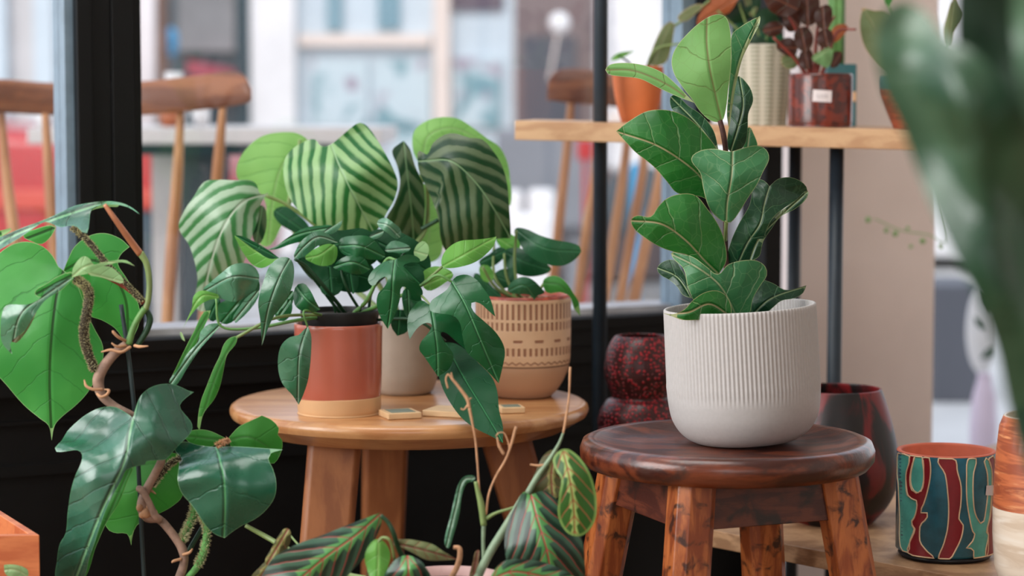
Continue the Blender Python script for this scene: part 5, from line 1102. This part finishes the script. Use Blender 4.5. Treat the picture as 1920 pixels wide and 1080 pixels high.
Mr('mar_brown', -.01, [(690, 1062), (700, 1048), (720, 1060), (735, 1070), (728, 1092), (690, 1092)], [(695, 1060), (725, 1090)], st_=6)
Mr('rha_sheen_tint', .0, [(890, 893), (872, 893), (861, 905), (853, 930), (844, 970), (835, 1003), (834, 1022), (841, 1028), (849, 1008), (861, 965), (867, 925), (876, 906), (888, 902)], [(889, 897), (868, 903), (856, 950), (838, 1024)], (.8, .8), 0, 5)
Mr('mar_olive', .02, [(497, 1056), (508, 1030), (522, 1005), (538, 990), (546, 1008), (535, 1035), (515, 1060)], [(540, 992), (502, 1056)], st_=6)
Mr('mar_olive', .03, [(470, 1092), (490, 1060), (510, 1048), (520, 1060), (505, 1092)], [(512, 1050), (480, 1092)], st_=6)
Mr('mar_brown', .0, [(880, 1090), (886, 1055), (896, 1030), (898, 1050), (893, 1090)], [(896, 1033), (885, 1090)], st_=6)

# ---- plants on the oak board
def onshelf(px, D): return zshelf((P(px, 0, D).x, D))
zs_ = onshelf(1195, 3.29)
op = plant('terracotta_planter', 'small leafy plant in plain orange terracotta pot on the board', 1196, 3.29, zs_)
pot(op, 'pot', M['terra'], 1196, 3.29, sp([(1, 228), (26, 228), (32, 224), (42, 185), (47, 150), (47, 126), (45, 123), (43, 126), (41, 140)], 4), z0=zs_)
mk('soil', [disc((P(1196, 0, 3.29).x, 3.29), 42*3.29/F, P(0, 133, 3.29).z)], M['soil'], op)
stem(op, M['st_olive'], [(1215, 135, 3.29), (1225, 100, 3.29), (1250, 60, 3.29), (1300, 25, 3.29), (1330, 0, 3.29)], [3, 3, 3, 2, 2])
stem(op, M['st_olive'], [(1210, 135, 3.29), (1230, 92, 3.27), (1290, 80, 3.27)], [3, 2, 2])
stem(op, M['st_dark'], [(1185, 135, 3.29), (1180, 118, 3.29), (1160, 104, 3.28)], [2, 2, 2])
leaf(op, M['oliveleaf'], 3.28, [(1217, 120), (1222, 95), (1232, 70), (1245, 48), (1262, 42), (1262, 70), (1256, 100), (1245, 120)], [(1225, 122), (1240, 80), (1256, 44)], (.3, .3), .3)
leaf(op, M['oliveleaf'], 3.26, [(1270, 35), (1285, 18), (1305, 8), (1318, 10), (1305, 25), (1285, 40)], [(1270, 38), (1316, 10)], (.3, .3), .2)
leaf(op, M['bright'], 3.28, [(1144, 112, 1), (1158, 100), (1190, 95, 1), (1175, 104), (1155, 113)], [(1188, 96), (1146, 112)], (.3, .3), 0)
zs_ = onshelf(1430, 3.32)
wv = plant('woven_planter', 'plant with bronze leaves in cream woven-pattern pot on the board', 1430, 3.32, zs_)
pot(wv, 'pot', M['woven'], 1430, 3.32, sp([(1, 232), (42, 232), (45, 225), (50, 150), (53, 90), (53, 82), (50, 82), (49, 92)], 4), z0=zs_)
mk('soil', [disc((P(1430, 0, 3.32).x, 3.32), 49*3.32/F, P(0, 88, 3.32).z)], M['soil'], wv)
for i, (m, ol, md) in enumerate((('rustleaf', [(1306, 46), (1315, 20), (1330, 0), (1345, -20), (1390, -20), (1380, 5), (1365, 25), (1340, 30), (1318, 45)], [(1390, -10), (1310, 42)]),
    ('big_dark', [(1355, 30), (1375, 10), (1400, -10), (1425, 0), (1420, 25), (1395, 40), (1370, 45)], [(1420, 0), (1360, 38)]), ('basketleaf', [(1372, 60), (1385, 42), (1405, 40), (1415, 60), (1400, 78), (1380, 76)], [(1412, 60), (1375, 62)]),
    ('big_dark', [(1415, 30), (1435, 15), (1455, 25), (1460, 50), (1440, 62), (1420, 52)], [(1440, 60), (1430, 18)]), ('oliveleaf', [(1395, -20), (1415, -20), (1420, 10), (1412, 30), (1402, 20)], [(1412, 30), (1402, -20)]),
    ('basketleaf', [(1425, 60), (1445, 58), (1470, 70), (1465, 84), (1430, 84)], [(1430, 82), (1468, 72)]), ('big_dark', [(1388, 78), (1410, 66), (1432, 72), (1440, 86), (1400, 88)], [(1395, 84), (1438, 82)]),
    ('brownleaf', [(1440, 10), (1460, -10), (1490, -5), (1485, 20), (1460, 30)], [(1445, 25), (1488, -2)]))):
    leaf(wv, M[m], 3.31+(i % 3)*.015-.02, ol, md, (.3, .3), .3)
for q in ([(1420, 90, 3.32), (1405, 60, 3.31), (1385, 5, 3.3)], [(1425, 90, 3.32), (1420, 50, 3.31), (1412, 20, 3.3)], [(1435, 90, 3.32), (1440, 60, 3.31), (1450, 10, 3.3)], [(1428, 90, 3.32), (1400, 70, 3.31), (1345, 20, 3.29)]): stem(wv, M['st_olive'], q, [3, 2.5, 2])
zs_ = onshelf(1538, 3.17)
bp_ = plant('bronze_leaf_plant', 'bronze-leaved plant in glossy brown-red pot with price label', 1538, 3.17, zs_)
pot(bp_, 'pot', M['brownglaze'], 1538, 3.17, sp([(1, 234), (56, 234), (59, 231), (60, 215), (60, 145), (60, 138), (58, 134), (56, 137), (55, 150)], 4), z0=zs_)
mk('soil', [disc((P(1538, 0, 3.17).x, 3.17), 55*3.17/F, P(0, 142, 3.17).z)], M['soil'], bp_)
pc = (P(1538, 0, 3.17).x, 3.17); pR = 60.6*3.17/F
def onpot(x, y, off=0):
    an = math.asin(max(-.99, min(.99, (x-1538)/60))); r = pR+off
    return Vector((pc[0]+r*math.sin(an), pc[1]-r*math.cos(an), P(0, y, 3.17-pR).z))
v2, faces, ol = polymesh([(1517, 168, 1), (1551, 170, 1), (1550, 192, 1), (1516, 190, 1)], 9)
lab_ = mk('price_label', [([onpot(x, y, .0004) for x, y in v2], [f[::-1] for f in faces])], M['tag'], bp_)
for x0 in (1525, 1530, 1535, 1540): mk('ink_mark', [tube([onpot(x0, 177, .0007), onpot(x0+2, 184, .0007)], .0004, 5, 1)], M['mark'], lab_)
for i, (m, ol, md) in enumerate((('brownleaf', [(1432, -20), (1490, -20), (1500, 10), (1480, 30), (1450, 25), (1435, 5)], [(1500, 20), (1440, -10)]), ('brownleaf', [(1500, -20), (1530, -20), (1535, 30), (1520, 48), (1500, 40), (1490, 10)], [(1515, 48), (1512, -15)]),
    ('brownleaf', [(1455, 85), (1480, 70), (1495, 85), (1490, 105), (1470, 102)], [(1494, 90), (1457, 88)]), ('rustleaf', [(1560, 55), (1575, 45), (1590, 50), (1578, 70), (1565, 80), (1556, 75)], [(1588, 50), (1560, 72)]),
    ('brownleaf', [(1535, 60), (1555, 55), (1562, 75), (1550, 90), (1535, 85)], [(1552, 88), (1545, 58)]), ('pale', [(1522, 108), (1540, 95), (1555, 88), (1562, 95), (1558, 120), (1552, 127), (1535, 120)], [(1555, 92), (1526, 110)]),
    ('brownleaf', [(1560, 100), (1578, 98), (1576, 118), (1562, 128), (1555, 120)], [(1575, 100), (1560, 124)]), ('oliveleaf', [(1465, 108), (1485, 100), (1498, 110), (1490, 128), (1470, 126)], [(1496, 112), (1468, 122)]),
    ('brownleaf', [(1490, 60), (1510, 50), (1525, 70), (1515, 95), (1495, 90)], [(1510, 95), (1502, 55)]), ('brownleaf', [(1500, 100), (1518, 92), (1525, 110), (1515, 130), (1500, 125)], [(1515, 130), (1508, 95)]),
    ('brownleaf', [(1430, 55), (1450, 40), (1470, 48), (1460, 65), (1440, 68)], [(1468, 50), (1432, 58)]), ('brownleaf', [(1470, 20), (1495, 25), (1500, 50), (1480, 60), (1468, 42)], [(1498, 52), (1474, 24)]),
    ('brownleaf', [(1530, 20), (1555, 10), (1560, 35), (1545, 55), (1530, 45)], [(1545, 55), (1542, 14)]))):
    leaf(bp_, M[m], 3.15+(i % 4)*.012-.015, ol, md, (.35, .35), .5)
for q in ([(1520, 145, 3.17), (1508, 100, 3.16), (1490, 50, 3.15), (1455, 0, 3.14)], [(1525, 145, 3.17), (1515, 80, 3.17), (1512, 0, 3.16)], [(1530, 145, 3.17), (1540, 100, 3.16), (1548, 60, 3.15), (1565, 30, 3.15)], [(1538, 145, 3.17), (1552, 110, 3.16), (1570, 60, 3.16), (1605, 55, 3.15)], [(1515, 145, 3.17), (1490, 110, 3.16), (1450, 70, 3.15)], [(1527, 145, 3.17), (1532, 60, 3.16), (1545, 20, 3.15)]):
    stem(bp_, M['st_red'], q, [4, 3, 2.5, 2][:len(q)])
zs_ = onshelf(1580, 3.3)
cx_ = empty('column_cactus', (P(1572, 0, 3.36).x, 3.36, onshelf(1580, 3.36)), 'tall green columnar cactus in dark square pot behind the bronze plant', 'potted plant')
zk = onshelf(1580, 3.36)
mk('pot', [box((P(1550, 0, 3.33).x, 3.33, zk), (P(1606, 0, 3.33).x, 3.385, P(0, 120, 3.33).z))], M['tealrim'], cx_, bevel=.002)
mk('label', [box((P(1597, 0, 3.328).x, 3.328, P(0, 190, 3.328).z), (P(1605, 0, 3.328).x, 3.331, P(0, 172, 3.328).z))], M['bisque'], cx_)
cc = (P(1567, 0, 3.357).x, 3.357)
mk('stem', [lathe([(.0005, P(0, 125, 3.36).z), (.011, P(0, 124, 3.36).z), (.0115, P(0, 40, 3.36).z), (.011, P(0, -80, 3.36).z), (.007, P(0, -110, 3.36).z), (.0005, P(0, -118, 3.36).z)], cc, 48, lambda r, z, a: r*(1+.12*math.cos(a*6)))], M['st_green'], cx_, smooth=True)
zs_ = onshelf(1712, 3.2)
rp = plant('red_clay_planter', 'broad-leaved plant in red clay pot with teal rim', 1712, 3.2, zs_)
pot(rp, 'pot', M['redclay'], 1712, 3.2, sp([(1, 238), (32, 238), (38, 230), (50, 200), (59, 175), (61, 163)], 5), z0=zs_)
pot(rp, 'glazed_rim', M['tealrim'], 1712, 3.2, [(61, 164), (61.3, 150), (60, 139), (57, 138), (56, 150)], z0=zs_+(238-164)*3.2/F)
mk('soil', [disc((P(1712, 0, 3.2).x, 3.2), 56*3.2/F, P(0, 146, 3.2).z)], M['soil'], rp)
leaf(rp, M['oliveleaf'], 3.19, [(1617, 14, 1), (1612, 45), (1620, 85), (1645, 118), (1680, 142), (1705, 150, 1), (1708, 110), (1690, 50), (1660, 22), (1640, 20)], [(1704, 148), (1665, 90, -1), (1619, 18)], (.3, .3), .3)
leaf(rp, M['oliveleaf'], 3.21, [(1768, 62), (1775, 30), (1785, 0), (1790, -12, 1), (1800, 10), (1808, 28), (1790, 60), (1778, 90)], [(1776, 88), (1784, 40), (1790, -8)], (.3, .3), .1)
leaf(rp, M['phi_mid'], 3.2, [(1648, -30), (1656, 0), (1668, 18, 1), (1672, 0), (1660, -30)], [(1667, 15), (1654, -30)], (.3, .3), 0)
for q in ([(1712, 148, 3.2), (1706, 149, 3.19), (1700, 146, 3.19)], [(1720, 148, 3.2), (1760, 110, 3.2), (1776, 86, 3.21)], [(1712, 148, 3.2), (1690, 60, 3.2), (1668, 15, 3.2)]): stem(rp, M['st_olive'], q, [3, 3, 2.5])
# thin sprig trailing from the red pot over the pier
mk('trailing_sprig', [ptube([(1740, 235, 3.25), (1752, 300, 3.5), (1765, 380, 3.62), (1776, 452, 3.66), (1740, 440, 3.66), (1690, 432, 3.66), (1640, 410, 3.66)], [1.3]*7, 5)]+
   [ball(P(x, y, 3.65), r*3.65/F, 6) for x, y, r in ((1628, 412, 6), (1662, 432, 5), (1679, 438, 6), (1702, 428, 4), (1730, 452, 6), (1764, 462, 5), (1708, 462, 4))], M['pale'], rp)

# ---- big out-of-focus plant at right foreground
bgp = empty('foreground_plant', (.42, 1.35, 0), 'large dark green plant out of focus in the right foreground', 'potted plant')
mk('pot', [lathe([(.0005, 0), (.10, 0), (.12, .03), (.14, .28), (.143, .3), (.136, .3), (.13, .26)], (.42, 1.35), 64)], M['greypot'], bgp, smooth=True)
mk('soil', [disc((.42, 1.35), .132, .27)], M['soil'], bgp)
G = lambda m, D_, ol, md, cup=(.3, .3), w=.6: leaf(bgp, M[m], D_, ol, md, cup, w, step=22)
G('big_dark', 1.3, [(1792, 50), (1822, -60), (2150, -60), (2150, 560), (2000, 520), (1910, 440), (1850, 300), (1812, 160)], [(2100, 520), (1960, 250, -2), (1850, -30)], (.3, .3))
G('big_grey', 1.27, [(1658, 20), (1692, 2), (1735, 22), (1775, 70), (1830, 100), (1900, 180), (1955, 280), (2000, 380), (2060, 520), (2080, 900), (1990, 980), (1925, 880), (1888, 745), (1868, 655), (1832, 560), (1790, 480), (1748, 390), (1716, 310), (1690, 240), (1655, 165), (1641, 80)],
  [(2060, 900, 3), (1960, 620, 0), (1850, 370, -3), (1760, 180, -3), (1680, 30, 1)], (.25, .5), 2.6)
G('big_grey', 1.2, [(1912, -60), (1985, -60), (2010, 120), (1985, 330), (1940, 260), (1905, 120)], [(1990, 320), (1950, 130), (1940, -50)], (.3, .3))
G('big_dark', 1.3, [(1878, 420), (1960, 380), (2080, 420), (2080, 900), (1940, 860), (1895, 740), (1890, 600)], [(1990, 860), (1960, 620), (1890, 430)], (.3, .3))
for q in ([(.42, 1.35, .27), (.40, 1.3, .5), (.34, 1.2, .62), (.30, 1.2, .66)], [(.43, 1.35, .27), (.43, 1.32, .55), (.36, 1.22, .72), (.33, 1.22, .74)], [(.42, 1.34, .27), (.42, 1.25, .6), (.31, 1.13, .82), (.29, 1.12, .82)]):
    mk('stem', [tube(q, [.009, .007, .005, .004], 10)], M['st_green'], bgp, smooth=True)

# ------------------------------------------------------------------ light and camera
sc = bpy.context.scene
w = bpy.data.worlds.new('world'); sc.world = w; w.use_nodes = True
nt = w.node_tree; bg = nt.nodes['Background']
tc = nt.nodes.new('ShaderNodeTexCoord'); spx = nt.nodes.new('ShaderNodeSeparateXYZ'); nt.links.new(tc.outputs['Generated'], spx.inputs[0])
zf = E(nt, spx.outputs[2]).step(-.1, .7)
nt.links.new(mix(nt, zf, srgb(225, 228, 232), srgb(214, 226, 244)), bg.inputs['Color'])
bg.inputs['Strength'].default_value = 1.45
def area(name, loc, to, sx, sy, power, col):
    l = bpy.data.lights.new(name, 'AREA'); l.shape = 'RECTANGLE'; l.size = sx; l.size_y = sy; l.energy = power; l.color = col
    o = bpy.data.objects.new(name, l); C.objects.link(o); o.location = loc
    o.rotation_euler = (Vector(to)-Vector(loc)).to_track_quat('-Z', 'Y').to_euler(); return o
sl = bpy.data.lights.new('sun', 'SUN'); sl.energy = 1.75; sl.angle = .5; sl.color = (1, .97, .93)
so = bpy.data.objects.new('sun', sl); C.objects.link(so); so.rotation_euler = (math.radians(52), 0, math.radians(-14))
area('daylight_left_window', (-2.45, 1.0, 1.5), (0, 1.9, .9), 1.9, 1.9, 84, (1, .985, .96))
area('front_fill', (.1, -2.75, 1.65), (.1, 2, 1.2), 2.5, 1.4, 16, (1, .97, .93))  # soft fill lamp added at the unseen opening behind the viewer
area('added_top_light', (-.5, 1.9, 2.84), (-.5, 1.9, 0), 1.6, 1.2, 30, (1, .985, .95))  # overhead lamp added for highlights on leaves and tabletop; no fixture is seen
cl = empty('added_top_lamp', (-.5, 1.9, 2.86), 'added flat lamp, out of view above the side table', 'lamp')
mk('housing', [box((-1.34, 1.26, 2.87), (.34, 2.54, 2.9))], M['black'], cl, bevel=.004)
cam = bpy.data.cameras.new('camera'); co = bpy.data.objects.new('camera', cam); C.objects.link(co)
co.location = (0, 0, CZ); co.rotation_euler = (math.pi/2-TH, 0, 0)
cam.sensor_width = 36; cam.lens = F/1920*36; cam.clip_start = .05
cam.dof.use_dof = True; cam.dof.focus_distance = 2.53; cam.dof.aperture_fstop = 3.6; cam.dof.aperture_blades = 0
sc.camera = co
sc.view_settings.view_transform = 'Standard'; sc.view_settings.look = 'None'; sc.view_settings.gamma = 1
sc.view_settings.exposure = .22; sc.view_settings.use_curve_mapping = False
sc.cycles.use_denoising = True
sc.cycles.max_bounces = 8; sc.cycles.transparent_max_bounces = 12
sc.cycles.sample_clamp_indirect = 6
